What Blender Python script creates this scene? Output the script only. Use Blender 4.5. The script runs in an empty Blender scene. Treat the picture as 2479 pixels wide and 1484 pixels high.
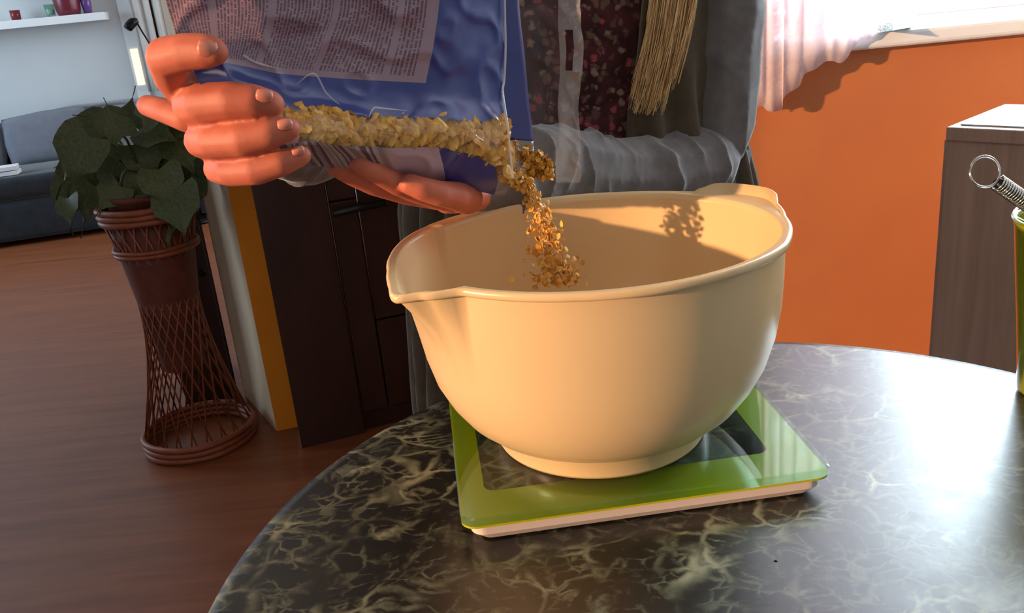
import bpy, bmesh, math, random
import numpy as np
from mathutils import Vector, Matrix, noise

rnd = random.Random(7)
scene = bpy.context.scene
col = scene.collection

# ------------------------------------------------------------------ camera
W, H, FPX, CZ = 2479, 1484, 2150.0, 1.07
R = np.array([[0.99529, 0.09697, 0.0], [-0.03278, 0.33643, -0.94114], [-0.09126, 0.9367, 0.33802]])
cam_data = bpy.data.cameras.new('camera')
cam = bpy.data.objects.new('camera', cam_data); col.objects.link(cam)
cam_data.sensor_width = 36; cam_data.lens = 36 * FPX / W; cam_data.clip_start = 0.02
m4 = Matrix([list(R[i]) + [0] for i in range(3)] + [[0, 0, 0, 1]])
cam.matrix_world = Matrix.Translation((0, 0, CZ)) @ m4
scene.camera = cam

def ray(u, v):
    return R @ np.array([(u - W / 2) / FPX, -(v - H / 2) / FPX, -1.0])
def P(u, v, Y):
    """world point at forward distance Y"""
    r = ray(u, v); r = r * (Y / r[1]); return Vector((r[0], r[1], r[2] + CZ))
def Pz(u, v, z):
    r = ray(u, v); r = r * ((z - CZ) / r[2]); return Vector((r[0], r[1], r[2] + CZ))

# ------------------------------------------------------------------ world, lights, exposure
world = bpy.data.worlds.new('world'); scene.world = world; world.use_nodes = True
bg = world.node_tree.nodes['Background']
bg.inputs[0].default_value = (0.80, 0.90, 1.0, 1); bg.inputs[1].default_value = 5.0

def light(name, kind, loc, direction, energy, color, **kw):
    d = bpy.data.lights.new(name, kind); o = bpy.data.objects.new(name, d); col.objects.link(o)
    o.location = loc; o.rotation_euler = Vector(direction).to_track_quat('-Z', 'Y').to_euler()
    d.energy = energy; d.color = color
    for k, v in kw.items(): setattr(d, k, v)
    return o
SUN_DIR = (0.915, 0.375, -0.150)
light('sun', 'SUN', (-3, -1, 2), SUN_DIR, 5.8, (1.0, 0.60, 0.32), angle=math.radians(1.2))
# daylight outside the kitchen window, then two added fill lights
light('window_daylight', 'AREA', (1.30, 1.98, 1.56), (-0.05, -1, -0.10), 165, (0.80, 0.90, 1.0), shape='RECTANGLE', size=1.65, size_y=1.15)
light('living_daylight_fill', 'AREA', (-4.2, 3.6, 1.6), (1, 0.35, -0.1), 74, (0.62, 0.82, 1.0), shape='RECTANGLE', size=1.6, size_y=1.4)  # cool fill added inside the living room; no window is built for it
light('warm_fill', 'AREA', (-0.5, 0.0, 2.35), (0.15, 0.25, -1), 2.5, (1.0, 0.72, 0.50), shape='DISK', size=0.5)  # added warm overhead fill without a lamp fixture
vs = scene.view_settings
vs.view_transform = 'Standard'; vs.look = 'None'; vs.gamma = 1; vs.use_curve_mapping = False
vs.exposure = -0.12

# ------------------------------------------------------------------ materials
def lin(c):
    return tuple(((x / 255) / 12.92 if x / 255 <= 0.04045 else (((x / 255) + 0.055) / 1.055) ** 2.4) for x in c) + (1,)
class Mat:
    def __init__(s, name, c=(128, 128, 128), rough=0.5, **kw):
        s.m = bpy.data.materials.new(name); s.m.use_nodes = True
        s.nt = s.m.node_tree; s.n = s.nt.nodes; s.p = s.n['Principled BSDF']; s.out = s.n['Material Output']
        s.p.inputs['Base Color'].default_value = lin(c); s.p.inputs['Roughness'].default_value = rough
        for k, v in kw.items(): s.p.inputs[k.replace('_', ' ')].default_value = v
    def add(s, t, **kw):
        n = s.n.new(t)
        for k, v in kw.items(): setattr(n, k, v)
        return n
    def link(s, a, b): s.nt.links.new(a, b)
    def coord(s, kind='Object', scale=(1, 1, 1), rot=(0, 0, 0)):
        tc = s.add('ShaderNodeTexCoord'); mp = s.add('ShaderNodeMapping')
        mp.inputs['Scale'].default_value = scale; mp.inputs['Rotation'].default_value = rot
        s.link(tc.outputs[kind], mp.inputs[0]); return mp.outputs[0]
    def noise(s, co, scale, detail=4, rough=0.5, dist=0):
        n = s.add('ShaderNodeTexNoise'); n.inputs['Scale'].default_value = scale
        n.inputs['Detail'].default_value = detail; n.inputs['Roughness'].default_value = rough
        n.inputs['Distortion'].default_value = dist; s.link(co, n.inputs['Vector']); return n.outputs['Fac']
    def ramp(s, fac, stops, interp='LINEAR'):
        r = s.add('ShaderNodeValToRGB'); r.color_ramp.interpolation = interp
        e = r.color_ramp.elements
        while len(e) < len(stops): e.new(0.5)
        for i, (p, c) in enumerate(stops):
            e[i].position = p; e[i].color = lin(c) if len(c) == 3 else c
        s.link(fac, r.inputs[0]); return r.outputs[0]
    def base(s, sock): s.link(sock, s.p.inputs['Base Color'])
    def bump(s, fac, strength=0.3, dist=0.002):
        b = s.add('ShaderNodeBump'); b.inputs['Strength'].default_value = strength; b.inputs['Distance'].default_value = dist
        s.link(fac, b.inputs['Height']); s.link(b.outputs[0], s.p.inputs['Normal'])
    def mix(s, fac, a, b, mode='MIX'):
        m = s.add('ShaderNodeMix'); m.data_type = 'RGBA'; m.blend_type = mode
        for sock, val in ((m.inputs[0], fac), (m.inputs[6], a), (m.inputs[7], b)):
            if hasattr(val, 'links'): s.link(val, sock)
            elif isinstance(val, tuple): sock.default_value = lin(val)
            else: sock.default_value = val
        return m.outputs[2]
    def math(s, op, a, b=0.0):
        m = s.add('ShaderNodeMath', operation=op)
        for sock, val in ((m.inputs[0], a), (m.inputs[1], b)):
            if hasattr(val, 'links'): s.link(val, sock)
            else: sock.default_value = val
        return m.outputs[0]

def mottled(name, c1, c2, scale=8, rough=0.6, bump=0.0, **kw):
    M = Mat(name, c1, rough, **kw); co = M.coord(); f = M.noise(co, scale, 5)
    M.base(M.ramp(f, [(0.3, c1), (0.7, c2)]))
    if bump: M.bump(M.noise(co, scale * 12, 3), bump)
    return M.m

def marble():
    M = Mat('dark_green_marble_laminate', (30, 28, 24), 0.3, Specular_IOR_Level=0.72)
    co = M.coord()
    w = M.add('ShaderNodeTexNoise'); w.inputs['Scale'].default_value = 22; w.inputs['Detail'].default_value = 6
    M.link(co, w.inputs['Vector'])
    sub = M.add('ShaderNodeVectorMath', operation='MULTIPLY_ADD')
    M.link(w.outputs['Color'], sub.inputs[0]); sub.inputs[1].default_value = (0.045, 0.045, 0.0); M.link(co, sub.inputs[2])
    def veins(scale, width, seed):
        v = M.add('ShaderNodeTexVoronoi', feature='DISTANCE_TO_EDGE'); v.inputs['Scale'].default_value = scale
        mp = M.add('ShaderNodeMapping'); mp.inputs['Location'].default_value = (seed, seed * 1.7, 0)
        mp.inputs['Scale'].default_value = (1.0, 1.35, 1.0); mp.inputs['Rotation'].default_value = (0, 0, 0.3 * seed)
        M.link(sub.outputs[0], mp.inputs[0]); M.link(mp.outputs[0], v.inputs['Vector'])
        mr = M.add('ShaderNodeMapRange'); mr.inputs['From Min'].default_value = width; mr.inputs['From Max'].default_value = 0.0
        mr.interpolation_type = 'SMOOTHSTEP'
        M.link(v.outputs['Distance'], mr.inputs['Value']); return mr.outputs[0]
    n1 = M.noise(co, 22, 4, 0.6); n2 = M.noise(co, 9, 3, 0.5, 0.4); n3 = M.noise(co, 55, 4, 0.7)
    g1 = M.ramp(n1, [(0.42, (0, 0, 0, 1)), (0.62, (1, 1, 1, 1))])
    g2 = M.ramp(n3, [(0.44, (0, 0, 0, 1)), (0.60, (1, 1, 1, 1))])
    a = M.math('MULTIPLY', veins(29, 0.095, 1.0), g1)
    b = M.math('MULTIPLY', M.math('MULTIPLY', veins(68, 0.13, 3.3), g2), 0.62)
    v = M.math('MAXIMUM', a, b)
    cloud = M.ramp(n2, [(0.35, (18, 15, 13)), (0.55, (27, 24, 20)), (0.72, (46, 44, 34))])
    vc = M.ramp(n1, [(0.4, (96, 100, 78)), (0.7, (150, 150, 122))])
    patch = M.math('MULTIPLY', M.ramp(M.noise(sub.outputs[0], 17, 5, 0.7), [(0.60, (0, 0, 0, 1)), (0.72, (1, 1, 1, 1))]), 0.45)
    c = M.mix(patch, cloud, (84, 92, 66))
    M.base(M.mix(v, c, vc))
    M.link(M.ramp(n3, [(0.3, (0.30, 0.30, 0.30, 1)), (0.7, (0.37, 0.37, 0.37, 1))]), M.p.inputs['Roughness'])
    M.bump(M.noise(co, 300, 2), 0.03, 0.0005)
    return M.m

def wood(name, c1, c2, rough=0.45, scale=(2, 30, 30), bump=0.1):
    M = Mat(name, c1, rough); co = M.coord(scale=scale)
    f = M.noise(co, 2.0, 6, 0.6, 0.6)
    M.base(M.ramp(f, [(0.3, c1), (0.7, c2)])); M.bump(f, bump); return M.m

def film(name, milk=0.10, rough=0.12, crinkle=60, tint=(230, 225, 225)):
    """thin clear plastic: mostly see-through, milky and glossy"""
    M = Mat(name); nt = M
    tr = M.add('ShaderNodeBsdfTransparent'); gl = M.add('ShaderNodeBsdfGlossy'); df = M.add('ShaderNodeBsdfDiffuse')
    tr.inputs[0].default_value = (0.97, 0.97, 0.97, 1); gl.inputs['Roughness'].default_value = rough
    df.inputs[0].default_value = lin(tint)
    fr = M.add('ShaderNodeLayerWeight'); fr.inputs[0].default_value = 0.5
    co = M.coord(); n = M.noise(co, crinkle, 4, 0.6, 0.5)
    b = M.add('ShaderNodeBump'); b.inputs['Strength'].default_value = 0.7; b.inputs['Distance'].default_value = 0.003
    M.link(n, b.inputs['Height'])
    for x in (gl, df, fr): M.link(b.outputs[0], x.inputs['Normal'])
    m1 = M.add('ShaderNodeMixShader'); m1.inputs[0].default_value = milk
    M.link(tr.outputs[0], m1.inputs[1]); M.link(df.outputs[0], m1.inputs[2])
    m2 = M.add('ShaderNodeMixShader')
    k = M.math('ADD', M.math('MULTIPLY', M.math('POWER', fr.outputs['Facing'], 4.0), 0.8), 0.03); M.link(k, m2.inputs[0]); M.link(m1.outputs[0], m2.inputs[1]); M.link(gl.outputs[0], m2.inputs[2])
    M.link(m2.outputs[0], M.out.inputs[0]); return M.m

def glass(name, c=(240, 250, 245), rough=0.02):
    M = Mat(name)
    tr = M.add('ShaderNodeBsdfTransparent'); gl = M.add('ShaderNodeBsdfGlossy'); gl.inputs['Roughness'].default_value = rough
    tr.inputs[0].default_value = lin(c)
    fr = M.add('ShaderNodeLayerWeight'); fr.inputs[0].default_value = 0.5
    k = M.math('ADD', M.math('MULTIPLY', M.math('POWER', fr.outputs['Facing'], 5.0), 0.96), 0.04)
    m = M.add('ShaderNodeMixShader'); M.link(k, m.inputs[0]); M.link(tr.outputs[0], m.inputs[1]); M.link(gl.outputs[0], m.inputs[2])
    M.link(m.outputs[0], M.out.inputs[0]); return M.m

def cloth(name, c1, c2, sheen=0.4, scale=60, bump=0.25):
    M = Mat(name, c1, 0.9); M.p.inputs['Sheen Weight'].default_value = sheen; M.p.inputs['Sheen Roughness'].default_value = 0.4
    M.p.inputs['Specular IOR Level'].default_value = 0.15
    co = M.coord(); f = M.noise(co, scale, 4, 0.6); M.base(M.ramp(f, [(0.35, c1), (0.65, c2)])); M.bump(M.noise(co, 700, 2), bump, 0.0006)
    return M.m

def floral():
    M = Mat('floral_print_fabric', (60, 30, 30), 0.85); M.p.inputs['Specular IOR Level'].default_value = 0.2
    co = M.coord()
    v = M.add('ShaderNodeTexVoronoi'); v.inputs['Scale'].default_value = 105; v.inputs['Randomness'].default_value = 1
    w = M.add('ShaderNodeTexNoise'); w.inputs['Scale'].default_value = 120
    M.link(co, w.inputs['Vector'])
    ad = M.add('ShaderNodeVectorMath', operation='MULTIPLY_ADD'); ad.inputs[1].default_value = (0.012,) * 3
    M.link(w.outputs['Color'], ad.inputs[0]); M.link(co, ad.inputs[2]); M.link(ad.outputs[0], v.inputs['Vector'])
    petals = M.ramp(v.outputs['Distance'], [(0.10, (1, 1, 1, 1)), (0.32, (0.75, 0.75, 0.75, 1)), (0.48, (0, 0, 0, 1))])
    hue = M.ramp(v.outputs['Color'], [(0.2, (128, 96, 86)), (0.45, (140, 112, 98)), (0.66, (158, 70, 76)), (0.8, (92, 84, 62))], 'CONSTANT')
    keep = M.ramp(v.outputs['Color'], [(0.2, (0.35, 0.35, 0.35, 1)), (0.45, (0.95, 0.95, 0.95, 1))])
    dark = M.ramp(M.noise(co, 50, 3), [(0.35, (48, 24, 25)), (0.65, (78, 38, 40))])
    M.base(M.mix(M.math('MULTIPLY', petals, keep), dark, hue)); return M.m

def label_print():
    """lilac paper colour with columns of tiny dark print running upwards; UV: u along the bag, v down the bag"""
    M = Mat('printed_label_ink', (150, 120, 135), 0.35)
    co = M.coord('UV')
    sp = M.add('ShaderNodeSeparateXYZ'); M.link(co, sp.inputs[0])
    u, v = sp.outputs[0], sp.outputs[1]
    NL = 74.0
    # lines of print: stripes across u
    row = M.math('FRACT', M.math('MULTIPLY', u, NL)); line = M.math('MULTIPLY', M.math('GREATER_THAN', row, 0.22), M.math('LESS_THAN', row, 0.80))
    rid = M.math('FLOOR', M.math('MULTIPLY', u, NL))
    # words: dashes along v, different in each line
    cmb = M.add('ShaderNodeCombineXYZ'); M.link(M.math('MULTIPLY', rid, 7.31), cmb.inputs[0]); M.link(M.math('MULTIPLY', v, 42.0), cmb.inputs[1])
    wn = M.add('ShaderNodeTexNoise'); wn.inputs['Scale'].default_value = 1.0; wn.inputs['Detail'].default_value = 1
    M.link(cmb.outputs[0], wn.inputs['Vector'])
    word = M.math('GREATER_THAN', wn.outputs['Fac'], 0.40)
    cmb2 = M.add('ShaderNodeCombineXYZ'); M.link(M.math('MULTIPLY', rid, 3.7), cmb2.inputs[0]); M.link(M.math('MULTIPLY', v, 260.0), cmb2.inputs[1])
    ln = M.add('ShaderNodeTexNoise'); ln.inputs['Scale'].default_value = 1.0; ln.inputs['Detail'].default_value = 0
    M.link(cmb2.outputs[0], ln.inputs['Vector'])
    letter = M.math('GREATER_THAN', ln.outputs['Fac'], 0.36)
    # gaps between the columns of text
    cf = M.math('FRACT', M.math('ADD', M.math('MULTIPLY', u, 4.3), 0.30)); colm = M.math('MULTIPLY', M.math('GREATER_THAN', cf, 0.10), M.math('LESS_THAN', u, 0.955))
    edge = M.math('MULTIPLY', M.math('LESS_THAN', v, 0.93), M.math('GREATER_THAN', v, -1.0))
    k = M.math('MULTIPLY', M.math('MULTIPLY', line, word), M.math('MULTIPLY', M.math('MULTIPLY', letter, colm), edge))
    M.base(M.mix(M.math('MULTIPLY', k, 0.85), (150, 120, 134), (80, 44, 58)))
    M.p.inputs['Coat Weight'].default_value = 0.6; M.p.inputs['Coat Roughness'].default_value = 0.12
    M.bump(M.noise(M.coord(), 45, 3), 0.25, 0.003)
    return M.m

def barcode_print():
    M = Mat('underside_stripe_print', (150, 130, 140), 0.35); co = M.coord('UV')
    sp = M.add('ShaderNodeSeparateXYZ'); M.link(co, sp.inputs[0])
    cmb = M.add('ShaderNodeCombineXYZ'); M.link(M.math('MULTIPLY', sp.outputs[0], 26.0), cmb.inputs[0])
    n = M.add('ShaderNodeTexNoise'); n.inputs['Scale'].default_value = 1; n.inputs['Detail'].default_value = 1; M.link(cmb.outputs[0], n.inputs['Vector'])
    M.base(M.ramp(n.outputs['Fac'], [(0.45, (160, 140, 140)), (0.55, (88, 60, 78))])); return M.m

skin = Mat('warm_skin', (200, 116, 90), 0.6); skin.p.inputs['Subsurface Weight'].default_value = 0.12
skin.p.inputs['Subsurface Radius'].default_value = (0.010, 0.004, 0.002); skin.p.inputs['Subsurface Scale'].default_value = 0.5
_c = skin.coord(); skin.base(skin.ramp(skin.noise(_c, 45, 4), [(0.3, (178, 88, 64)), (0.7, (198, 108, 80))]))
skin.bump(skin.noise(_c, 260, 3), 0.15, 0.0008)
M_ = dict(
    marble=marble(), skin=skin.m,
    nail=Mat('pale_fingernail', (204, 124, 104), 0.4).m,
    bowl=mottled('cream_melamine', (220, 186, 138), (225, 191, 143), 3, 0.28),
    orange=mottled('orange_wall_paint', (200, 120, 68), (192, 112, 64), 6, 0.75, 0.05),
    orange_end=mottled('amber_wall_paint', (236, 142, 20), (228, 134, 18), 6, 0.75),
    white_wall=mottled('white_wall_paint', (206, 208, 208), (198, 200, 201), 2, 0.8, 0.05),
    cream_wall=mottled('cream_wall_paint', (232, 208, 176), (222, 198, 166), 4, 0.8),
    ceiling=mottled('white_ceiling_paint', (225, 222, 215), (218, 215, 208), 3, 0.9),
    floor=wood('brown_laminate_floor', (118, 62, 34), (146, 84, 50), 0.42, (1.2, 14, 14)),
    dark_wood=wood('dark_brown_cabinet_veneer', (52, 30, 24), (64, 38, 30), 0.35, (2, 25, 2)),
    grey_wood=wood('grey_brown_wood', (160, 130, 112), (184, 154, 136), 0.5, (26, 26, 1.5)),
    grey_top=mottled('pale_grey_worktop', (180, 180, 178), (165, 165, 163), 10, 0.35),
    black=Mat('black_metal', (22, 20, 20), 0.35, Metallic=0.6).m,
    black_plastic=Mat('black_plastic', (18, 17, 17), 0.4).m,
    chrome=Mat('polished_steel', (215, 212, 208), 0.12, Metallic=1.0).m,
    white_gloss=mottled('white_gloss_paint', (240, 240, 240), (234, 234, 235), 3, 0.3),
    blue=mottled('blue_printed_film', (45, 56, 132), (38, 47, 116), 14, 0.28, Coat_Weight=0.5, Coat_Roughness=0.15),
    label=label_print(), barcode=barcode_print(),
    pink_print=mottled('pale_pink_printed_film', (176, 148, 160), (168, 138, 152), 10, 0.3),
    red_print=Mat('red_print', (205, 50, 60), 0.4).m,
    film=film('clear_plastic_film', 0.035), film_strip=film('crinkled_clear_film', 0.30, 0.10, 75),
    fold=film('film_fold_highlight', 0.42, 0.15, 90, (240, 235, 235)),  # milky pale tint acts as the crease highlight
    flake=mottled('golden_oat_flake', (238, 186, 88), (196, 134, 50), 160, 0.55),
    green=Mat('lime_green_paint', (196, 188, 6), 0.25, Coat_Weight=1.0, Coat_Roughness=0.04).m,
    glass=glass('clear_glass', (225, 240, 232), 0.02), pane=glass('window_glass', (245, 250, 250), 0.01),
    green_glass=Mat('yellow_green_tumbler_glass', (168, 176, 24), 0.15, Coat_Weight=1.0, Transmission_Weight=0.35).m,
    white_plastic=Mat('white_plastic', (225, 205, 195), 0.35).m,
    cardigan=cloth('grey_cardigan_jersey', (98, 92, 92), (110, 104, 104), 0.35),
    cardigan_rib=cloth('grey_ribbed_knit', (72, 60, 47), (82, 70, 56), 0.2),
    trousers=cloth('dark_trousers', (40, 36, 36), (48, 43, 42), 0.2),
    floral=floral(),
    sofa=cloth('slate_grey_upholstery', (40, 42, 46), (48, 50, 55), 0.3, 20),
    pillow=cloth('light_grey_cushion_cover', (112, 114, 124), (120, 122, 132), 0.3, 20),
    blanket=cloth('dusky_grey_throw', (84, 82, 94), (70, 68, 80), 0.3, 14),
    curtain_grey=mottled('grey_curtain_fabric', (205, 200, 195), (190, 186, 182), 9, 0.85),
    cane=mottled('peeled_cane', (150, 78, 46), (126, 62, 36), 40, 0.5, 0.2),
    liner=mottled('red_brown_woven_liner', (112, 52, 34), (92, 42, 28), 30, 0.7, 0.3),
    soil=mottled('dark_soil', (40, 26, 20), (24, 16, 12), 60, 0.95),
    stem=mottled('green_stem', (86, 92, 40), (70, 76, 34), 30, 0.6),
    candle_red=Mat('dark_red_glass', (120, 30, 40), 0.2).m,
    vase_red=Mat('burgundy_glaze', (110, 35, 50), 0.3).m,
    purple=Mat('purple_glass', (100, 60, 130), 0.2).m,
    paper=Mat('white_paper', (225, 225, 228), 0.7).m,
    pink_pot=Mat('pink_glazed_pot', (225, 120, 150), 0.35).m,
)
def leafmat():
    M = Mat('dull_green_leaf', (62, 72, 32), 0.45); co = M.coord()
    f = M.noise(co, 22, 3); M.base(M.ramp(f, [(0.3, (56, 64, 28)), (0.7, (84, 92, 42))])); return M.m
M_['leaf'] = leafmat()
def hairmat():
    M = Mat('blond_hair', (178, 140, 92), 0.4); co = M.coord(scale=(300, 300, 4))
    M.base(M.ramp(M.noise(co, 1.0, 2), [(0.3, (170, 126, 80)), (0.6, (222, 182, 126)), (0.8, (240, 210, 160))])); return M.m
M_['hair'] = hairmat()
def lacemat():
    M = Mat('white_lace_voile'); tr = M.add('ShaderNodeBsdfTransparent'); tl = M.add('ShaderNodeBsdfTranslucent'); df = M.add('ShaderNodeBsdfDiffuse')
    tl.inputs[0].default_value = lin((240, 228, 232)); df.inputs[0].default_value = lin((240, 228, 232))
    a = M.add('ShaderNodeMixShader'); a.inputs[0].default_value = 0.5; M.link(tl.outputs[0], a.inputs[1]); M.link(df.outputs[0], a.inputs[2])
    b = M.add('ShaderNodeMixShader'); M.link(a.outputs[0], b.inputs[2]); M.link(tr.outputs[0], b.inputs[1])
    f = M.noise(M.coord(), 130, 3); M.link(M.ramp(f, [(0.4, (0.78, 0.78, 0.78, 1)), (0.6, (0.92, 0.92, 0.92, 1))]), b.inputs[0])
    M.link(b.outputs[0], M.out.inputs[0]); return M.m
M_['lace'] = lacemat()
def packetmat():
    M = Mat('teal_patterned_paper', (200, 220, 220), 0.5); co = M.coord(); f = M.noise(co, 90, 3, 0.6, 1.5)
    M.base(M.ramp(f, [(0.44, (235, 240, 240)), (0.50, (60, 110, 115)), (0.56, (230, 238, 238)), (0.62, (150, 195, 190))])); return M.m
M_['packet'] = packetmat()
def emit(name, c, s):
    M = Mat(name); e = M.add('ShaderNodeEmission'); e.inputs[0].default_value = lin(c); e.inputs[1].default_value = s
    M.link(e.outputs[0], M.out.inputs[0]); return M.m
M_['glint_glow'] = emit('curtain_glint_glow', (255, 240, 205), 1.6)  # emission imitates sunlight glinting on the grey curtain

# ------------------------------------------------------------------ mesh helpers
def mk(name, verts, faces, mat, parent=None, smooth=True, uvs=None, mats=None, midx=None):
    me = bpy.data.meshes.new(name)
    me.from_pydata([tuple(v) for v in verts], [], [tuple(f) for f in faces]); me.update()
    b_ = bmesh.new(); b_.from_mesh(me); bmesh.ops.recalc_face_normals(b_, faces=b_.faces); b_.to_mesh(me); b_.free()
    o = bpy.data.objects.new(name, me); col.objects.link(o)
    for m in (mats or [mat]): me.materials.append(m)
    if smooth: me.polygons.foreach_set('use_smooth', [True] * len(me.polygons))
    if midx is not None: me.polygons.foreach_set('material_index', midx)
    if uvs is not None:
        uv = me.uv_layers.new(name='UVMap')
        for l in me.loops: uv.data[l.index].uv = uvs[l.vertex_index]
    if parent: o.parent = parent
    return o
def root(name, label, cat, loc=(0, 0, 0), group=None):
    o = bpy.data.objects.new(name, None); col.objects.link(o); o.location = loc; o.empty_display_size = 0.05
    o['label'] = label; o['category'] = cat
    if group: o['group'] = group
    return o
def keep(o, p):
    """parent o to p keeping world coordinates of its vertices"""
    o.parent = p; o.matrix_parent_inverse = p.matrix_basis.inverted(); return o
def tag(o, label, cat, group=None, kind=None):
    o['label'] = label; o['category'] = cat
    if group: o['group'] = group
    if kind: o['kind'] = kind
    return o
def struct(o, label=None, cat=None):
    o['kind'] = 'structure'
    if label: o['label'] = label
    if cat: o['category'] = cat
    return o
def solid(o, t, offset=0):
    m = o.modifiers.new('thickness', 'SOLIDIFY'); m.thickness = t; m.offset = offset; return o
def bevel(o, w, seg=3):
    m = o.modifiers.new('bevel', 'BEVEL'); m.width = w; m.segments = seg; m.limit_method = 'ANGLE'; m.harden_normals = False; return o
def box(name, c, s, mat, parent=None, rotz=0.0, bev=0.0, wobble=0):
    x, y, z = [q / 2 for q in s]
    ca, sa = math.cos(rotz), math.sin(rotz)
    vs_ = []
    for dx in (-x, x):
        for dy in (-y, y):
            for dz in (-z, z): vs_.append((c[0] + dx * ca - dy * sa, c[1] + dx * sa + dy * ca, c[2] + dz))
    f = [(0, 1, 3, 2), (4, 6, 7, 5), (0, 4, 5, 1), (2, 3, 7, 6), (0, 2, 6, 4), (1, 5, 7, 3)]
    o = mk(name, vs_, f, mat, None, False)
    if bev: bevel(o, bev)
    if parent: keep(o, parent)
    return o
def lathe(name, c, prof, mat, parent=None, n=48, close=False):
    vs_, f = [], []
    for r, z in prof:
        for i in range(n):
            a = 2 * math.pi * i / n; vs_.append((c[0] + r * math.cos(a), c[1] + r * math.sin(a), c[2] + z))
    for j in range(len(prof) - 1):
        for i in range(n):
            a, b = j * n + i, j * n + (i + 1) % n; f.append((a, b, b + n, a + n))
    if close:
        f.append(tuple(range(n))[::-1]); f.append(tuple(range((len(prof) - 1) * n, len(prof) * n)))
    o = mk(name, vs_, f, mat)
    if parent: keep(o, parent)
    return o
def frames(pts):
    pts = [Vector(p) for p in pts]; out = []; prev = None
    for i, p in enumerate(pts):
        t = (pts[min(i + 1, len(pts) - 1)] - pts[max(i - 1, 0)]).normalized()
        if prev is None:
            a = Vector((0, 0, 1)) if abs(t.z) < 0.9 else Vector((1, 0, 0)); n = t.cross(a).normalized()
        else: n = (prev - t * prev.dot(t)).normalized()
        prev = n; out.append((p, t, n, t.cross(n)))
    return out
def tubedata(pts, rad, n=8, closed=False):
    vs_, f = [], []
    fr = frames(pts)
    for i, (p, t, a, b) in enumerate(fr):
        r = rad[i] if hasattr(rad, '__len__') else rad
        for k in range(n):
            an = 2 * math.pi * k / n; vs_.append(p + (a * math.cos(an) + b * math.sin(an)) * r)
    m = len(fr)
    for j in range(m - 1 + (1 if closed else 0)):
        for k in range(n):
            a_, b_ = j * n + k, j * n + (k + 1) % n; c_, d_ = ((j + 1) % m) * n + (k + 1) % n, ((j + 1) % m) * n + k
            f.append((a_, b_, c_, d_))
    if not closed:
        f.append(tuple(range(n))[::-1]); f.append(tuple(range((m - 1) * n, m * n)))
    return vs_, f
def tube(name, pts, rad, mat, parent=None, n=8, closed=False):
    v, f = tubedata(pts, rad, n, closed); o = mk(name, v, f, mat)
    if parent: keep(o, parent)
    return o
def catmull(pts, n):
    """resample a polyline (list of vectors) smoothly at n points"""
    p = np.array([tuple(q) for q in pts], float); m = len(p)
    pe = np.vstack([2 * p[0] - p[1], p, 2 * p[-1] - p[-2]]); out = []
    for k in range(n):
        t = k / (n - 1) * (m - 1); i = min(int(t), m - 2); t -= i
        a, b, c, d = pe[i], pe[i + 1], pe[i + 2], pe[i + 3]
        out.append(0.5 * ((2 * b) + (c - a) * t + (2 * a - 5 * b + 4 * c - d) * t * t + (3 * b - a - 3 * c + d) * t ** 3))
    return np.array(out)
def gridfaces(nr, nc, wrap=False):
    return [(j * nc + i, j * nc + (i + 1) % nc, (j + 1) * nc + (i + 1) % nc, (j + 1) * nc + i) for j in range(nr - 1) for i in range(nc if wrap else nc - 1)]
def surf(rows, nr, nc):
    """rows of control points -> nr x nc smooth grid"""
    a = np.array([catmull(r, nc) for r in rows]); return np.array([catmull(a[:, i], nr) for i in range(nc)]).transpose(1, 0, 2)

def blob(name, chains, voxel, mat=None, smooth_iter=6, disp=None):
    """tapered chains of spheres fused into one continuous skin with a voxel remesh; chains: list of [(point, radius), ...]"""
    bm = bmesh.new(); unit = bmesh.new(); bmesh.ops.create_icosphere(unit, subdivisions=2, radius=1)
    uv_ = [v.co.copy() for v in unit.verts]; uf = [[v.index for v in f.verts] for f in unit.faces]; unit.free()
    vs_, fs = [], []
    for ch in chains:
        pts = [(Vector(p), r) for p, r in ch]
        seq = []
        for (p, r), (q, s) in zip(pts, pts[1:]):
            L = (q - p).length; n = max(1, int(L / (0.22 * min(r, s))))
            for k in range(n): t = k / n; seq.append((p.lerp(q, t), r + (s - r) * t))
        seq.append(pts[-1])
        for p, r in seq:
            b = len(vs_); vs_ += [p + c * r for c in uv_]; fs += [[i + b for i in f] for f in uf]
    bm.free()
    me = bpy.data.meshes.new(name + '_raw'); me.from_pydata([tuple(v) for v in vs_], [], fs)
    o = bpy.data.objects.new(name + '_raw', me); col.objects.link(o)
    m = o.modifiers.new('r', 'REMESH'); m.mode = 'VOXEL'; m.voxel_size = voxel
    s = o.modifiers.new('s', 'SMOOTH'); s.factor = 0.6; s.iterations = smooth_iter
    dg = bpy.context.evaluated_depsgraph_get(); dg.update()
    out = bpy.data.meshes.new_from_object(o.evaluated_get(dg)); out.name = name
    bpy.data.objects.remove(o); bpy.data.meshes.remove(me)
    if disp:
        n = len(out.vertices); co = np.empty(n * 3); out.vertices.foreach_get('co', co); co = co.reshape(-1, 3)
        no = np.empty(n * 3); out.vertices.foreach_get('normal', no); no = no.reshape(-1, 3)
        out.vertices.foreach_set('co', (co + no * disp(co)[:, None]).ravel()); out.update()
    out.polygons.foreach_set('use_smooth', [True] * len(out.polygons))
    out.materials.clear()
    if mat: out.materials.append(mat)
    return out
def ob(name, me, parent=None):
    o = bpy.data.objects.new(name, me); col.objects.link(o)
    if parent: keep(o, parent)
    return o

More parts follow.
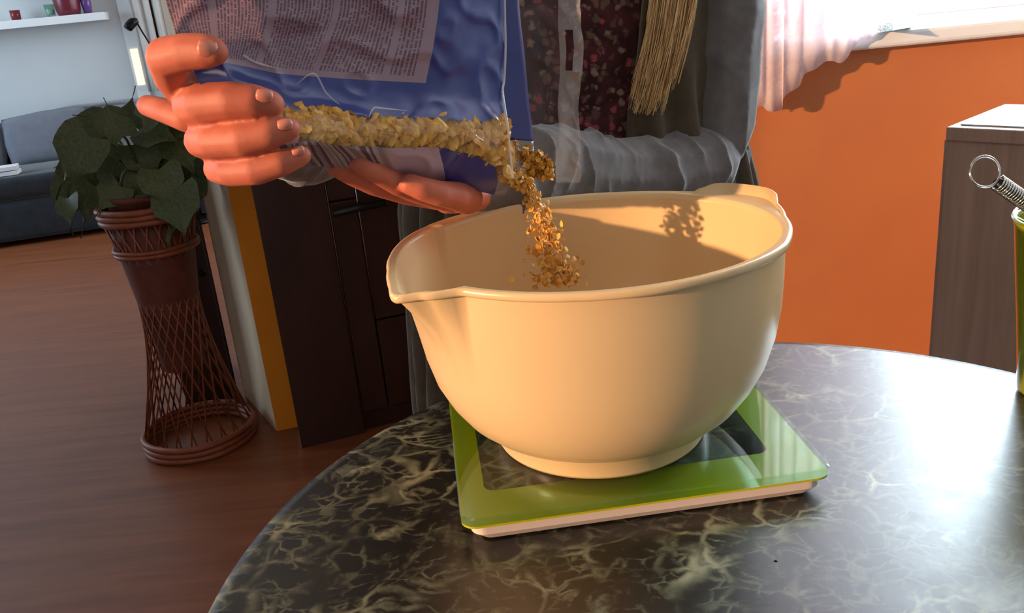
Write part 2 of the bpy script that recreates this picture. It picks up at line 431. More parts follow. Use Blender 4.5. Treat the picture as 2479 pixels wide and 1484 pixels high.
# ------------------------------------------------------------------ room shell
WY = 1.60                                             # inner face of the orange window wall
struct(box('floor', (-1.3, 2.0, -0.05), (8.4, 9.2, 0.1), M_['floor']), 'brown wood laminate floor of the open kitchen and living room', 'floor')
struct(box('ceiling', (-1.3, 2.0, 2.55), (8.4, 9.2, 0.1), M_['ceiling']), 'plain white ceiling over both rooms', 'ceiling')
def wall_open(name, x0, x1, y0, y1, z0, z1, holes, mat, axis='x', label=''):
    """wall slab with rectangular openings; axis is the direction it runs along; holes are (a0,a1,z0,z1)"""
    a0, a1 = (x0, x1) if axis == 'x' else (y0, y1)
    xs = sorted({a0, a1} | {h for q in holes for h in q[:2]}); zs = sorted({z0, z1} | {h for q in holes for h in q[2:]})
    bm = bmesh.new()
    for i in range(len(xs) - 1):
        for j in range(len(zs) - 1):
            ca, cz = (xs[i] + xs[i + 1]) / 2, (zs[j] + zs[j + 1]) / 2
            if any(h[0] < ca < h[1] and h[2] < cz < h[3] for h in holes): continue
            if axis == 'x': lo, hi = (xs[i], y0, zs[j]), (xs[i + 1], y1, zs[j + 1])
            else: lo, hi = (x0, xs[i], zs[j]), (x1, xs[i + 1], zs[j + 1])
            mt = Matrix.Translation([(a + b) / 2 for a, b in zip(lo, hi)]) @ Matrix.Diagonal([b - a for a, b in zip(lo, hi)] + [1])
            bmesh.ops.create_cube(bm, size=1, matrix=mt)
    bmesh.ops.remove_doubles(bm, verts=bm.verts, dist=1e-5)
    me = bpy.data.meshes.new(name); bm.to_mesh(me); bm.free(); me.materials.append(mat)
    o = bpy.data.objects.new(name, me); col.objects.link(o); return struct(o, label, 'wall')
wall_open('wall_right', -0.12, 2.9, WY, WY + 0.30, 0, 2.5, [(0.50, 2.12, 0.925, 2.15)], M_['orange'], 'x', 'orange painted wall under the white window sill')
wall_open('wall_east', 2.6, 2.9, -2.6, WY, 0, 2.5, [], M_['white_wall'], 'y', 'plain wall out to the right')
wall_open('wall_south', -1.9, 2.9, -2.6, -2.4, 0, 2.5, [], M_['white_wall'], 'x', 'plain wall behind the viewer')
# unseen wall; its two openings are placed to shape the low sun beams
wall_open('wall_left', -1.75, -1.6, -2.6, 1.25, 0, 2.5, [(-0.34, 0.045, 0.55, 1.9), (0.36, 0.765, 0.35, 1.9)], M_['white_wall'], 'y', 'unseen wall to the left with openings cut to shape the sun')
wall_open('wall_west', -5.4, -5.2, 1.25, 6.6, 0, 2.5, [], M_['white_wall'], 'y', 'plain far left living room wall')
wall_open('wall_corner', -5.4, -1.6, 1.05, 1.25, 0, 2.5, [], M_['white_wall'], 'x', 'plain wall turning the corner to the living room')
A = math.radians(14.5); ax = Vector((math.cos(A), math.sin(A), 0)); ay = Vector((-math.sin(A), math.cos(A), 0))
SW = Vector((-2.634, 4.673, 0))                       # a point on the sofa's front foot line
def S(a, b, z=0): return SW + ax * a + ay * b + Vector((0, 0, z))
WB = 0.98                                             # wall distance behind the sofa front
c = S(0.6, WB + 0.1, 1.25)
struct(box('wall_back', c, (6.4, 0.2, 2.5), M_['white_wall'], rotz=A), 'white living room wall with the floating shelf', 'wall')
c = S(0.5, WB - 0.008, 0.04)
struct(box('baseboard_back', c, (6.0, 0.016, 0.08), M_['white_gloss'], rotz=A), 'white skirting board under the white wall', 'baseboard')
# the partition between kitchen and living room: orange end, cream side
F0, F1, Bk = Vector((-0.665, 2.168, 0)), Vector((-0.612, 2.184, 0)), Vector((-0.803, 2.402, 0))
dr = (Bk - F0).normalized()
L = 0.30
vs_ = [F0, F1, F1 + dr * L, F0 + dr * L]; vs_ = vs_ + [v + Vector((0, 0, 2.5)) for v in vs_]
fs = [(0, 1, 5, 4), (1, 2, 6, 5), (2, 3, 7, 6), (3, 0, 4, 7), (3, 2, 1, 0), (4, 5, 6, 7)]
o = mk('wall_partition', vs_, fs, None, smooth=False, mats=[M_['orange_end'], M_['cream_wall']], midx=[0, 1, 1, 1, 1, 1])
struct(o, 'narrow partition wall with an orange end face and cream side', 'wall')
# shadowed side wall joining the partition to the window wall, behind the person
struct(box('wall_kitchen', (0.0, 2.75, 1.25), (0.12, 2.2, 2.5), M_['cream_wall']), 'plain kitchen wall behind the dark cabinet', 'wall')

# window in the orange wall
w = root('window_1', 'bright window above the orange wall', 'window', (1.31, WY + 0.2, 0.94)); w['kind'] = 'structure'
X0, X1, Z0, Z1 = 0.50, 2.12, 0.94, 2.15
for nm, cc, ss in (('window_frame', ((X0 + X1) / 2, WY + 0.26, Z0 + 0.016), (X1 - X0, 0.06, 0.03)), ('window_frame', ((X0 + X1) / 2, WY + 0.22, Z1 - 0.03), (X1 - X0, 0.06, 0.06)),
                   ('window_frame', (X0 + 0.03, WY + 0.22, (Z0 + Z1) / 2), (0.06, 0.06, Z1 - Z0 - 0.121)), ('window_frame', (X1 - 0.03, WY + 0.22, (Z0 + Z1) / 2), (0.06, 0.06, Z1 - Z0 - 0.121)),
                   ('window_frame', (1.31, WY + 0.22, (Z0 + Z1) / 2), (0.07, 0.05, Z1 - Z0 - 0.121))):
    box(nm, cc, ss, M_['white_gloss'], w, bev=0.006)
for xa, xb in ((X0 + 0.06, 1.275), (1.345, X1 - 0.06)):
    box('window_pane', ((xa + xb) / 2, WY + 0.225, (Z0 + Z1) / 2), (xb - xa, 0.006, Z1 - Z0 - 0.12), M_['pane'], w)
box('window_sill', ((X0 + X1) / 2 + 0.2, WY + 0.102, 0.925), (X1 - X0 + 0.46, 0.25, 0.03), M_['white_gloss'], w, bev=0.008)

# ------------------------------------------------------------------ table
TC = (0.4216, 1.3174)
TX, TY, TR = 0.4222 * 0.32, 1.3174 * 0.32, 1.0291 * 0.32
t = root('round_table', 'round table with a dark green marble patterned top', 'table', (TX, TY, 0))
lathe('tabletop', (TX, TY, 0), [(0.001, 0.722), (TR - 0.012, 0.722), (TR - 0.003, 0.726), (TR, 0.736), (TR - 0.001, 0.745), (TR - 0.005, 0.7495), (TR - 0.012, 0.75), (0.2, 0.75), (0.001, 0.75)], M_['marble'], t, 160)
lathe('pedestal', (TX, TY, 0), [(0.001, 0.05), (0.05, 0.05), (0.04, 0.10), (0.032, 0.3), (0.032, 0.62), (0.05, 0.69), (0.10, 0.715), (0.10, 0.7215), (0.001, 0.7215)], M_['black'], t, 32)
for k in range(4):
    a = k * math.pi / 2 + 0.5; d = Vector((math.cos(a), math.sin(a), 0)); o_ = Vector((TX, TY, 0))
    tube('foot', [o_ + d * 0.02 + Vector((0, 0, 0.07)), o_ + d * 0.14 + Vector((0, 0, 0.055)), o_ + d * 0.27 + Vector((0, 0, 0.018))], [0.022, 0.019, 0.017], M_['black'], t, 10)

# ------------------------------------------------------------------ kitchen scale
SCX, SCY, SRZ = 0.0655, 0.572, math.radians(4.5)
ca, sa = math.cos(SRZ), math.sin(SRZ)
sc = root('kitchen_scale', 'lime green glass kitchen scale under the cream bowl', 'scale', (SCX, SCY, 0.75))
def SL(x, y, z): return Vector((SCX + x * ca - y * sa, SCY + x * sa + y * ca, 0.75 + z))
def rrect(hx, hy, r, n=8, cx=0, cy=0):
    out = []
    for qx, qy, a0 in ((1, 1, 0), (-1, 1, 90), (-1, -1, 180), (1, -1, 270)):
        for k in range(n + 1):
            a = math.radians(a0 + 90 * k / n); out.append((cx + qx * (hx - r) + r * math.cos(a), cy + qy * (hy - r) + r * math.sin(a)))
    return out
HX, HY = 0.1175, 0.1010
def plate(name, rings, mat, parent, capb=True, capt=True):
    """stack of outlines [(outline, z), ...]"""
    n = len(rings[0][0]); v, f = [], []
    for ol, z in rings: v += [SL(x, y, z) for x, y in ol]
    for j in range(len(rings) - 1):
        for i in range(n): a, b = j * n + i, j * n + (i + 1) % n; f.append((a, b, b + n, a + n))
    if capb: f.append(tuple(range(n))[::-1])
    if capt: f.append(tuple(range((len(rings) - 1) * n, len(rings) * n)))
    return keep(mk(name, v, f, mat, smooth=False), parent)
plate('glass_plate', [(rrect(HX, HY, 0.010), 0.0145), (rrect(HX, HY, 0.010), 0.0190), (rrect(HX - 0.001, HY - 0.001, 0.010), 0.0200)], M_['glass'], sc)
# green painted border on the underside of the glass with a clear window
inn = rrect(0.0955, 0.071, 0.008, 8, -0.0045, 0.009); outr = rrect(HX - 0.0004, HY - 0.0004, 0.010)
v, f = [], []; n = len(inn)
for ol, z in ((outr, 0.0142), (inn, 0.0142), (inn, 0.0128), (outr, 0.0128)): v += [SL(x, y, z) for x, y in ol]
for j in range(4):
    for i in range(n): a, b = j * n + i, j * n + (i + 1) % n; c_, d_ = ((j + 1) % 4) * n + (i + 1) % n, ((j + 1) % 4) * n + i; f.append((a, b, c_, d_))
keep(mk('green_border', v, f, M_['green'], smooth=False), sc)
for k, (yy, hh) in enumerate(((-HY + 0.016, 0.013), (HY - 0.016, 0.013))):
    o = plate('base_bar', [(rrect(HX - 0.012, hh - 0.003, 0.007, 8, 0, yy), 0.0015), (rrect(HX - 0.006, hh, 0.009, 8, 0, yy), 0.006), (rrect(HX - 0.006, hh, 0.009, 8, 0, yy), 0.0126)], M_['white_plastic'], sc)
for sx in (-1, 1):
    for sy in (-1, 1):
        q = SL(sx * 0.095, sy * (HY - 0.016), 0); lathe('rubber_foot', (q.x, q.y, 0.75), [(0.007, 0.0), (0.007, 0.0018)], M_['black_plastic'], sc, 16, True)

# ------------------------------------------------------------------ mixing bowl
BX, BY, BZ = 0.0545, 0.5665, 0.7702
# outer edge of the rim (spout on the left, grip on the right), as bearing and radius from the bowl centre
RIM_PTS = [(0.0363, 0.4521), (-0.0083, 0.4675), (-0.0290, 0.4815), (-0.0425, 0.4935), (-0.0480, 0.4885), (-0.0560, 0.4810), (-0.0635, 0.4805), (-0.0695, 0.4870), (-0.0722, 0.5052), (-0.0762, 0.5358), (-0.0778, 0.5692), (-0.0758, 0.5885),
           (-0.0655, 0.6226), (-0.0488, 0.6462), (-0.0230, 0.6680), (-0.0050, 0.6790), (0.0300, 0.6880), (0.0608, 0.6894), (0.0924, 0.6835), (0.1200, 0.6745), (0.1400, 0.6645), (0.1530, 0.6575), (0.1610, 0.6570), (0.1660, 0.6575), (0.1740, 0.6530), (0.1860, 0.6400), (0.1925, 0.6290),
           (0.1940, 0.6190), (0.1925, 0.6005), (0.1870, 0.5682), (0.1765, 0.5257), (0.1669, 0.5060), (0.1536, 0.4900), (0.1313, 0.4716), (0.1050, 0.4590), (0.0807, 0.4515)]
BCX, BCY = 0.0575, 0.5705                             # centre of the rim; the foot is centred on BX, BY
_t = sorted((math.atan2(y - BCY, x - BCX) % (2 * math.pi), math.hypot(x - BCX, y - BCY)) for x, y in RIM_PTS)
_th = np.array([_t[-1][0] - 2 * math.pi] + [q[0] for q in _t] + [_t[0][0] + 2 * math.pi]); _rr = np.array([_t[-1][1]] + [q[1] for q in _t] + [_t[0][1]])
NB_ = 256
_rim = np.interp(np.arange(NB_) * 2 * math.pi / NB_, _th, _rr)
_rim = (np.roll(_rim, 1) + 2 * _rim + np.roll(_rim, -1)) / 4
EXA, EYB = 1.040, 0.965                               # the moulded bowl is slightly oval at the rim
prof_o = [(0.0, 0.003), (0.066, 0.003), (0.068, 0.0), (0.0725, 0.0), (0.0735, 0.002), (0.0735, 0.0120), (0.0775, 0.0145), (0.0860, 0.0185), (0.0958, 0.0270), (0.1042, 0.039), (0.1108, 0.053), (0.1152, 0.071), (0.1178, 0.090), (0.1190, 0.110), (0.1194, 0.126), (0.1192, 0.1350)]
prof_i = [(0.1168, 0.1365), (0.1168, 0.126), (0.1164, 0.110), (0.1152, 0.091), (0.1126, 0.072), (0.1080, 0.053), (0.1010, 0.038), (0.091, 0.0255), (0.076, 0.0165), (0.050, 0.0115), (0.0, 0.0100)]
bowl = root('mixing_bowl', 'large cream plastic mixing bowl with pouring spout standing on the green scale', 'bowl', (BX, BY, BZ))
N = NB_; v, f = [], []
rings = [('o', r, z) for r, z in prof_o]
rings += [('e', -0.0022, 0.1360), ('e', -0.0004, 0.1362), ('e', 0.0, 0.1375), ('e', 0.0, 0.1395), ('e', -0.0008, 0.1408), ('e', -0.0022, 0.1412), ('h', -0.0030, 0.1409), ('h', -0.0038, 0.1407), ('t', 0.0016, 0.1405), ('t', 0.0006, 0.1400)]
rings += [('i', r, z) for r, z in prof_i]
for kind, r, z in rings:
    kz = min(1, z / 0.08)
    for i in range(N):
        th = 2 * math.pi * i / N; deg = math.degrees(th); c_, s_ = math.cos(th), math.sin(th)
        kx, ky = 1 + (EXA - 1) * kz, 1 + (EYB - 1) * kz
        ell = 1 / math.sqrt((c_ / kx) ** 2 + (s_ / ky) ** 2)
        lip = _rim[i]; body = 0.1192 * ell
        spw = max(0.0, lip - body - 0.0048) if 150 < deg < 224 else 0.0          # spout bulge also pushes the wall out
        gr = max(0.0, lip - body - 0.0048) if (deg < 50 or deg > 318) else 0.0     # grip only widens the flange
        zz = z
        if kind in 'oi': rr = r * ell + spw * max(0, (z - 0.080) / 0.055) ** 1.8
        elif kind == 't': rr = 0.1168 * ell + spw + r
        elif kind == 'h': rr = max(lip + r, 0.1168 * ell + spw + .0018); zz = z - .0018 * min(1, gr / .006)
        else:
            rr = lip + r
            up = min(1, gr / 0.010) if 15 < deg < 44 else 0
            dn = min(1, gr / 0.012)
            if z < 0.137: zz = z - 0.006 * dn * (1 if up < .5 else .3) if r > -0.002 else z - .002 * dn
            elif r > -0.003: zz = z + 0.0055 * up
        if z > 0.12: zz -= spw * 0.06
        cx_, cy_ = BX + (BCX - BX) * kz, BY + (BCY - BY) * kz
        v.append((cx_ + rr * c_, cy_ + rr * s_, BZ + zz))
f = gridfaces(len(rings), N, True)
def bowl_part(name, ra, rb_):
    faces = [(j * N + i, j * N + (i + 1) % N, (j + 1) * N + (i + 1) % N, (j + 1) * N + i) for j in range(ra, rb_) for i in range(N)]
    used = sorted({q for g in faces for q in g}); ix = {q: k for k, q in enumerate(used)}
    return keep(mk(name, [v[q] for q in used], [tuple(ix[q] for q in g) for g in faces], M_['bowl']), bowl)
nO, nI = len(prof_o), len(prof_i)
bowl_part('foot_ring', 0, 6); bowl_part('outer_wall', 6, nO - 1); o = bowl_part('rim', nO - 1, len(rings) - nI); o['label'] = 'rim with pouring spout and flat grip'
bowl_part('inner_wall', len(rings) - nI, len(rings) - 1)

# ------------------------------------------------------------------ person
person = root('person', 'person in a floral top and grey cardigan pouring from the plastic bag', 'person', (0.09, 0.98, 0))
px = 1 / FPX
def ch(pts): return [(P(u, v_, Y), r) for u, v_, Y, r in pts]
wristR = P(640, 345, 0.60); wristL = P(1215, 492, 0.675)
elbowR = P(900, 215, 0.86); elbowL = P(1690, 400, 0.91)
hands = [
    # hand at the left end of the bag
    ch([(560, 300, .565, .015), (470, 245, .550, .012), (418, 185, .528, .0112), (402, 138, .512, .0112), (452, 126, .502, .0103), (500, 124, .497, .0094), (518, 125, .495, .0078)]),
    ch([(560, 300, .575, .013), (488, 268, .552, .012), (466, 256, .530, .0118), (492, 250, .516, .0118), (560, 243, .507, .0108), (612, 245, .505, .0098), (655, 252, .508, .0080)]),
    ch([(580, 350, .580, .013), (515, 345, .560, .0115), (490, 341, .535, .0110), (520, 342, .518, .0106), (590, 337, .507, .0103), (650, 324, .504, .0088), (698, 312, .508, .0070)]),
    ch([(620, 390, .585, .012), (555, 410, .565, .0100), (530, 409, .540, .0095), (560, 414, .523, .0095), (620, 410, .512, .0095), (680, 394, .509, .0082), (728, 376, .514, .0064)]),
    ch([(560, 300, .575, .013), (450, 285, .572, .0095), (400, 268, .585, .0085), (358, 256, .600, .0074)]),
    [(P(560, 300, .590), .019), (P(600, 350, .595), .019), (wristR, .023)],
    [(P(590, 380, .592), .016), (wristR, .022)], [(P(540, 300, .588), .014), (wristR, .02)],
    [(wristR, .0185), (P(735, 368, .655), .0205), (P(820, 295, .745), .028), (elbowR, .032)],
    # hand under the bag
    ch([(812, 405, .551, .0062), (845, 421, .559, .0070), (905, 446, .572, .0078), (985, 466, .592, .0088), (1080, 478, .620, .0105)]),
    ch([(867, 392, .548, .0066), (905, 413, .554, .0073), (962, 444, .568, .0082), (1026, 464, .588, .0095), (1100, 480, .618, .0115)]),
    ch([(850, 420, .580, .0060), (930, 448, .590, .0072), (1020, 466, .610, .0084), (1100, 476, .635, .0100)]),
    ch([(900, 430, .610, .0056), (960, 444, .620, .0068), (1040, 460, .632, .0078), (1110, 474, .645, .0095)]),
    ch([(992, 446, .560, .0072), (1022, 457, .560, .0080), (1062, 468, .566, .0086), (1100, 474, .582, .0100), (1130, 480, .612, .012)]),
    ch([(1085, 476, .628, .013), (1128, 478, .648, .0120)]) + [(P(1182, 474, .676), .0105)],
    [(P(1110, 474, .640), .013), (P(1182, 474, .676), .0105)],
    [(P(1182, 472, .678), .0105), (P(1290, 425, .745), .022), (P(1450, 420, .82), .026), (elbowL, .030)],
]
hm = blob('hands', hands, 0.0013, None, 5)
shR, shL = Vector((-0.075, 1.02, 1.36)), Vector((0.255, 1.02, 1.36))
HC = Vector((0.09, 0.99, 1.575))
def hv(x, y, z): return HC + Vector((x, y, z))
big = [
    [(elbowR, .032), (shR, .042)], [(elbowL, .030), (P(1712, 330, .93), .028), (P(1722, 180, .95), .034), (shL, .042)],
    [(shR, .048), (Vector((0.09, 1.02, 1.40)), .060), (shL, .048)],
    [(Vector((0.09, 1.00, 1.36)), .085), (Vector((0.09, 0.99, 1.1)), .080), (Vector((0.09, 0.99, 0.9)), .09)],
    [(Vector((0.03, .98, 1.32)), .07), (Vector((0.03, .98, .92)), .08)], [(Vector((0.15, .98, 1.32)), .07), (Vector((0.15, .98, .92)), .08)],
    [(Vector((0.0, 0.99, 0.86)), .085), (Vector((0.0, 0.98, 0.48)), .052), (Vector((0.0, 0.99, 0.10)), .038)],
    [(Vector((0.18, 0.99, 0.86)), .085), (Vector((0.18, 0.98, 0.48)), .052), (Vector((0.18, 0.99, 0.10)), .038)],
    [(Vector((0.09, 1.01, 1.40)), .052), (hv(0, .02, -.09), .052)],
    [(hv(0, .015, .035), .082), (hv(0, .0, .02), .080)], [(hv(0, -.02, -.03), .060), (hv(0, -.045, -.085), .030)],
    [(hv(-.035, -.03, -.03), .035), (hv(-.01, -.05, -.088), .024)], [(hv(.035, -.03, -.03), .035), (hv(.01, -.05, -.088), .024)],
    [(hv(0, -.086, .012), .009), (hv(0, -.106, -.024), .0115)], [(hv(-.011, -.094, -.027), .008), (hv(.011, -.094, -.027), .008)],
    [(hv(-.018, -.080, -.056), .0065), (hv(0, -.087, -.053), .0075), (hv(.018, -.080, -.056), .0065)],
    [(hv(-.082, .01, .012), .012), (hv(-.080, .005, -.018), .009)], [(hv(.082, .01, .012), .012), (hv(.080, .005, -.018), .009)],
]
bmx = blob('torso', big, 0.007, None, 5)
bm = bmesh.new(); bm.from_mesh(hm); bm.from_mesh(bmx)
body_me = bpy.data.meshes.new('body'); bm.to_mesh(body_me); bm.free(); body_me.materials.append(M_['skin'])
body_me.polygons.foreach_set('use_smooth', [True] * len(body_me.polygons))
body = ob('body', body_me, person)
for nm, sx in (('eye', -1), ('eye', 1)):
    lathe(nm, tuple(hv(sx * .031, -.074, -0.002)), [(0.0005, -.011), (.007, -.009), (.0115, 0), (.007, .009), (.0005, .011)], M_['paper'], person, 16)
# fingernails
camP = Vector((0, 0, CZ))
def nail(u, v_, Y, w, h, ang):
    c = P(u, v_, Y); n_ = (camP - c).normalized(); right = Vector((R[0][0], R[1][0], R[2][0])); up = Vector((R[0][1], R[1][1], R[2][1]))
    a = (right * math.cos(ang) + up * math.sin(ang)); b = n_.cross(a).normalized(); a = b.cross(n_).normalized()
    vs_, f = [], []; m = 9
    for i in range(m):
        for j in range(m):
            x, y = 2 * i / (m - 1) - 1, 2 * j / (m - 1) - 1
            q = max(abs(x), abs(y)); l = math.hypot(x, y) or 1; k = q / l if l else 0; k = k * 0.55 + 0.45
            vs_.append(c + a * (x * k * w) + b * (y * k * h) + n_ * (0.0004 - 0.0022 * (y * k) ** 2 - 0.0012 * (x * k) ** 2))
    o = mk('fingernail', vs_, gridfaces(m, m), M_['nail']); solid(o, 0.0003); keep(o, body)
for args in ((502, 118, .4870, .0052, .0044, -.15), (640, 232, .4968, .0046, .0036, -.15), (690, 302, .4990, .0042, .0033, .2), (722, 366, .5060, .0036, .0028, .3)):
    nail(*args)

# sleeves
def fbm(co, s, seed=0): return np.array([noise.noise(Vector(c) * s + Vector((seed, seed * 1.3, 0))) for c in co])
def sleeve_disp(a, b, nfold, amp, seed):
    a = np.array(a); b = np.array(b); d = b - a; L2 = d @ d
    def fn(co):
        t = (co - a) @ d / L2; n1 = fbm(co, 14, seed); n2 = fbm(co, 30, seed + 5)
        ph = t * nfold * 2 * math.pi + 4.2 * n1 + 1.8 * n2
        w = np.clip((t + 0.15) * 3, 0, 1)
        n3 = fbm(co, 18, seed + 9); k = np.clip(n3 * 1.6 + .5, 0.1, 1)
        return w * amp * (1.3 * k * (1 - np.abs(np.sin(ph / 2))) ** 2.2 - .35 + 0.35 * n1) + 0.0016 * n2
    return fn
def P2(u, v_, Y): return np.array(P(u, v_, Y))
foreL = [[(P(1715, 385, .915), .034), (P(1690, 398, .905), .042), (P(1580, 428, .865), .042), (P(1450, 428, .815), .040), (P(1345, 412, .775), .043), (P(1285, 412, .740), .039), (P(1240, 448, .706), .029), (P(1192, 466, .684), .0185), (P(1154, 472, .664), .0138)]]
me = blob('cardigan_sleeve', foreL, 0.0025, M_['cardigan'], 6, sleeve_disp(P2(1700, 400, .9), P2(1190, 470, .68), 8, 0.0052, 3))
cardigan = root('tmp', '', ''); bpy.data.objects.remove(cardigan)
sleeveL = ob('cardigan_sleeve', me, person)
upL = [[(P(1718, 352, .925), .036), (P(1730, 300, .935), .042), (P(1724, 180, .945), .049), (P(1722, 30, .955), .054), (P(1700, -170, .975), .062), (shL + Vector((-0.01, 0, 0.0)), .062)],
       [(P(1722, 395, .92), .022), (P(1722, 350, .93), .030)]]
def up_disp(co):
    n1 = fbm(co, 9, 11); n2 = fbm(co, 22, 4)
    d = np.array(P(1500, 330, .9)) - np.array(P(1830, 60, .95)); d /= np.linalg.norm(d)
    ph = (co @ d) * 38 + 2.2 * n1
    return 0.0016 * np.sin(ph) + 0.0026 * (1 - np.abs(np.sin(.5 * ph + 1))) ** 4  + 0.002 * n2
me = blob('cardigan_sleeve', upL, 0.0030, M_['cardigan'], 6, up_disp)
ob('cardigan_sleeve', me, person)
foreR = [[(P(704, 386, .630), .0175), (P(745, 368, .657), .027), (P(820, 300, .74), .040), (elbowR, .047), (shR, .060)]]
me = blob('cardigan_sleeve', foreR, 0.0030, M_['cardigan'], 6, sleeve_disp(P2(900, 215, .86), P2(640, 400, .6), 6, 0.003, 8))
ob('cardigan_sleeve', me, person)

# torso garments: rings around the body; angle -90 deg faces the table
TCX, TCY = 0.085, 0.985
def tors(z, grow=0.0):
    ks = [(0.40, .200, .135), (0.60, .195, .130), (0.84, .180, .125), (0.95, .160, .112), (1.05, .155, .112), (1.20, .165, .120), (1.33, .165, .105), (1.41, .11, .08), (1.44, .07, .065)]
    for (za, a0, b0), (zb, a1, b1) in zip(ks, ks[1:]):
        if z <= zb: t = max(0, (z - za) / (zb - za)); break
    else: t = 1
    return a0 + (a1 - a0) * t + grow, b0 + (b1 - b0) * t + grow
def garment(name, z0, z1, a0, a1, grow, mat, nz=60, na=160, fold=None, thick=0.003, edge=None):
    v, f = [], []
    for j in range(nz):
        z = z0 + (z1 - z0) * j / (nz - 1); aa, bb = tors(z, grow)
        lo, hi = (a0, a1) if edge is None else edge(z)
        for i in range(na):
            t = math.radians(lo + (hi - lo) * i / (na - 1)); g = fold(t, z) if fold else 0
            v.append((TCX + (aa + g) * math.cos(t), TCY + (bb + g) * math.sin(t), z))
    o = mk(name, v, gridfaces(nz, na), mat); solid(o, thick); keep(o, person); return o
def tfold(t, z): return 0.003 * noise.noise(Vector((t * 5, z * 9, 1))) + 0.0015 * noise.noise(Vector((t * 14, z * 22, 4)))
garment('floral_top', 0.80, 1.43, -180, 179.5, 0.0, M_['floral'], 60, 140, tfold)
def cfold(t, z):
    k = min(1, max(0, (1.0 - z) / 0.15))
    return k * 0.010 * math.sin(t * 26 + 2.5 * noise.noise(Vector((t * 3, z * 4, 0)))) + 0.004 * noise.noise(Vector((t * 6, z * 6, 2)))
# cardigan wraps from its right front edge round the back to its left front edge
def cedge(z):
    # front edge positions in degrees (right panel edge as seen, left panel edge as seen)
    k = min(1, max(0, (z - 0.90) / 0.16)); right = -78 + 12 * k; left = -96 - 34 * k
    return (right, 360 + left)
garment('cardigan_body', 0.52, 1.42, 0, 0, 0.012, M_['cardigan_rib'], 90, 260, cfold, 0.004, cedge)
def leg(cx):
    pr = [(Vector((cx, .985, .88)), .10), (Vector((cx, .98, .48)), .068), (Vector((cx, .99, .06)), .055)]
    tube('trouser_leg', [p for p, r in pr], [r for p, r in pr], M_['trousers'], person, 24)
leg(0.0); leg(0.18)
for cx in (0.0, 0.18):
    me = blob('shoe', [[(Vector((cx, 1.03, .040)), .038), (Vector((cx, .93, .034)), .034), (Vector((cx, .87, .030)), .028)]], 0.004, M_['black_plastic'])
    ob('shoe', me, person)

# hair: cap plus a lock falling over the cardigan
cap = blob('hair', [[(hv(0, .03, .05), .090), (hv(0, .045, .0), .088), (hv(0, .05, -.08), .075)], [(hv(-.06, .02, .0), .040), (hv(-.07, .03, -.14), .032)], [(hv(.06, .02, .0), .040), (hv(.075, .02, -.14), .032)]], 0.005, M_['hair'])
def strands(name, n, paths, rad, seed):
    r_ = random.Random(seed); cu = bpy.data.curves.new(name, 'CURVE'); cu.dimensions = '3D'; cu.bevel_depth = rad; cu.bevel_resolution = 0; cu.resolution_u = 3
    for _ in range(n):
        pts = paths(r_); sp = cu.splines.new('NURBS'); sp.points.add(len(pts) - 1); sp.use_endpoint_u = True; sp.order_u = 4
        for i, p in enumerate(pts): sp.points[i].co = (*p, 1); sp.points[i].radius = 1 - 0.6 * (i / (len(pts) - 1)) ** 2
    cu.materials.append(M_['hair']); t_ = bpy.data.objects.new(name, cu); col.objects.link(t_)
    dg = bpy.context.evaluated_depsgraph_get(); dg.update(); me = bpy.data.meshes.new_from_object(t_.evaluated_get(dg)); bpy.data.objects.remove(t_)
    o = bpy.data.objects.new(name, me); col.objects.link(o); keep(o, person); return o
def lock(r_):
    s = r_.random(); w = r_.gauss(0, 1); e = r_.random() ** 0.7
    x = 1578 + 112 * s + r_.uniform(-5, 5)
    vend = 150 + 130 * r_.random() if s < .75 else 60 + 170 * r_.random()
    xe = 1548 + 95 * s + r_.uniform(-14, 14) - (vend - 150) * 0.18
    d = r_.uniform(0, .028) + 0.012 * abs(s - .5)
    return [hv(.075 + .01 * s, -.01 + d, -.06), P(x + 8, -560, .835 + d), P(x + 8, -330, .828 + d), P(x + 12, -150, .832 + d), P(x, 0, .838 + d), P((x * .55 + xe * .45), vend * .55, .845 + d), P(xe, vend, .845 + d)]
me_hair = cap
ob('hair', me_hair, person)
h = strands('hair_lock', 620, lock, 0.0007, 5)
h['label'] = 'long blond lock hanging over the cardigan'

# ------------------------------------------------------------------ plastic bag of oat flakes
YB = [.527, .529, .535, .545, .556, .568, .582, .598, .616]
front = [
    (0.000, [(372, -175), (480, -175), (590, -175), (705, -175), (825, -175), (945, -175), (1078, -175), (1150, -175), (1224, -175)]),
    (0.000, [(402, 0), (505, 0), (615, 0), (722, 0), (835, 0), (945, 0), (1064, 0), (1143, 0), (1222, 0)]),
    (-.002, [(428, 80), (515, 85), (606, 92), (700, 98), (810, 102), (925, 106), (1050, 108), (1136, 104), (1222, 100)]),
    (-.006, [(462, 158), (530, 150), (590, 160), (680, 178), (780, 186), (900, 194), (1031, 201), (1128, 203), (1221, 200)]),
    (-.010, [(480, 190), (560, 190), (625, 210), (705, 224), (800, 234), (910, 242), (1030, 246), (1130, 246), (1222, 240)]),
    (-.016, [(500, 216), (598, 228), (680, 262), (750, 264), (835, 275), (935, 284), (1050, 284), (1165, 294), (1226, 268)]),
    (-.022, [(560, 280), (645, 300), (712, 304), (785, 312), (865, 318), (955, 322), (1065, 322), (1172, 350), (1233, 345)]),
    (-.018, [(620, 340), (690, 350), (748, 340), (805, 349), (880, 354), (972, 357), (1062, 357), (1150, 378), (1240, 428)]),
    (-.008, [(650, 376), (712, 380), (764, 376), (830, 378), (900, 388), (985, 400), (1075, 408), (1165, 424), (1232, 452)]),
    (0.006, [(700, 410), (745, 402), (785, 402), (850, 410), (920, 420), (1000, 430), (1080, 443), (1160, 464), (1222, 474)]),
]
KN = 10                                               # grid steps between control rows
NRf, NCf = (len(front) - 1) * KN + 1, 8 * 14 + 1
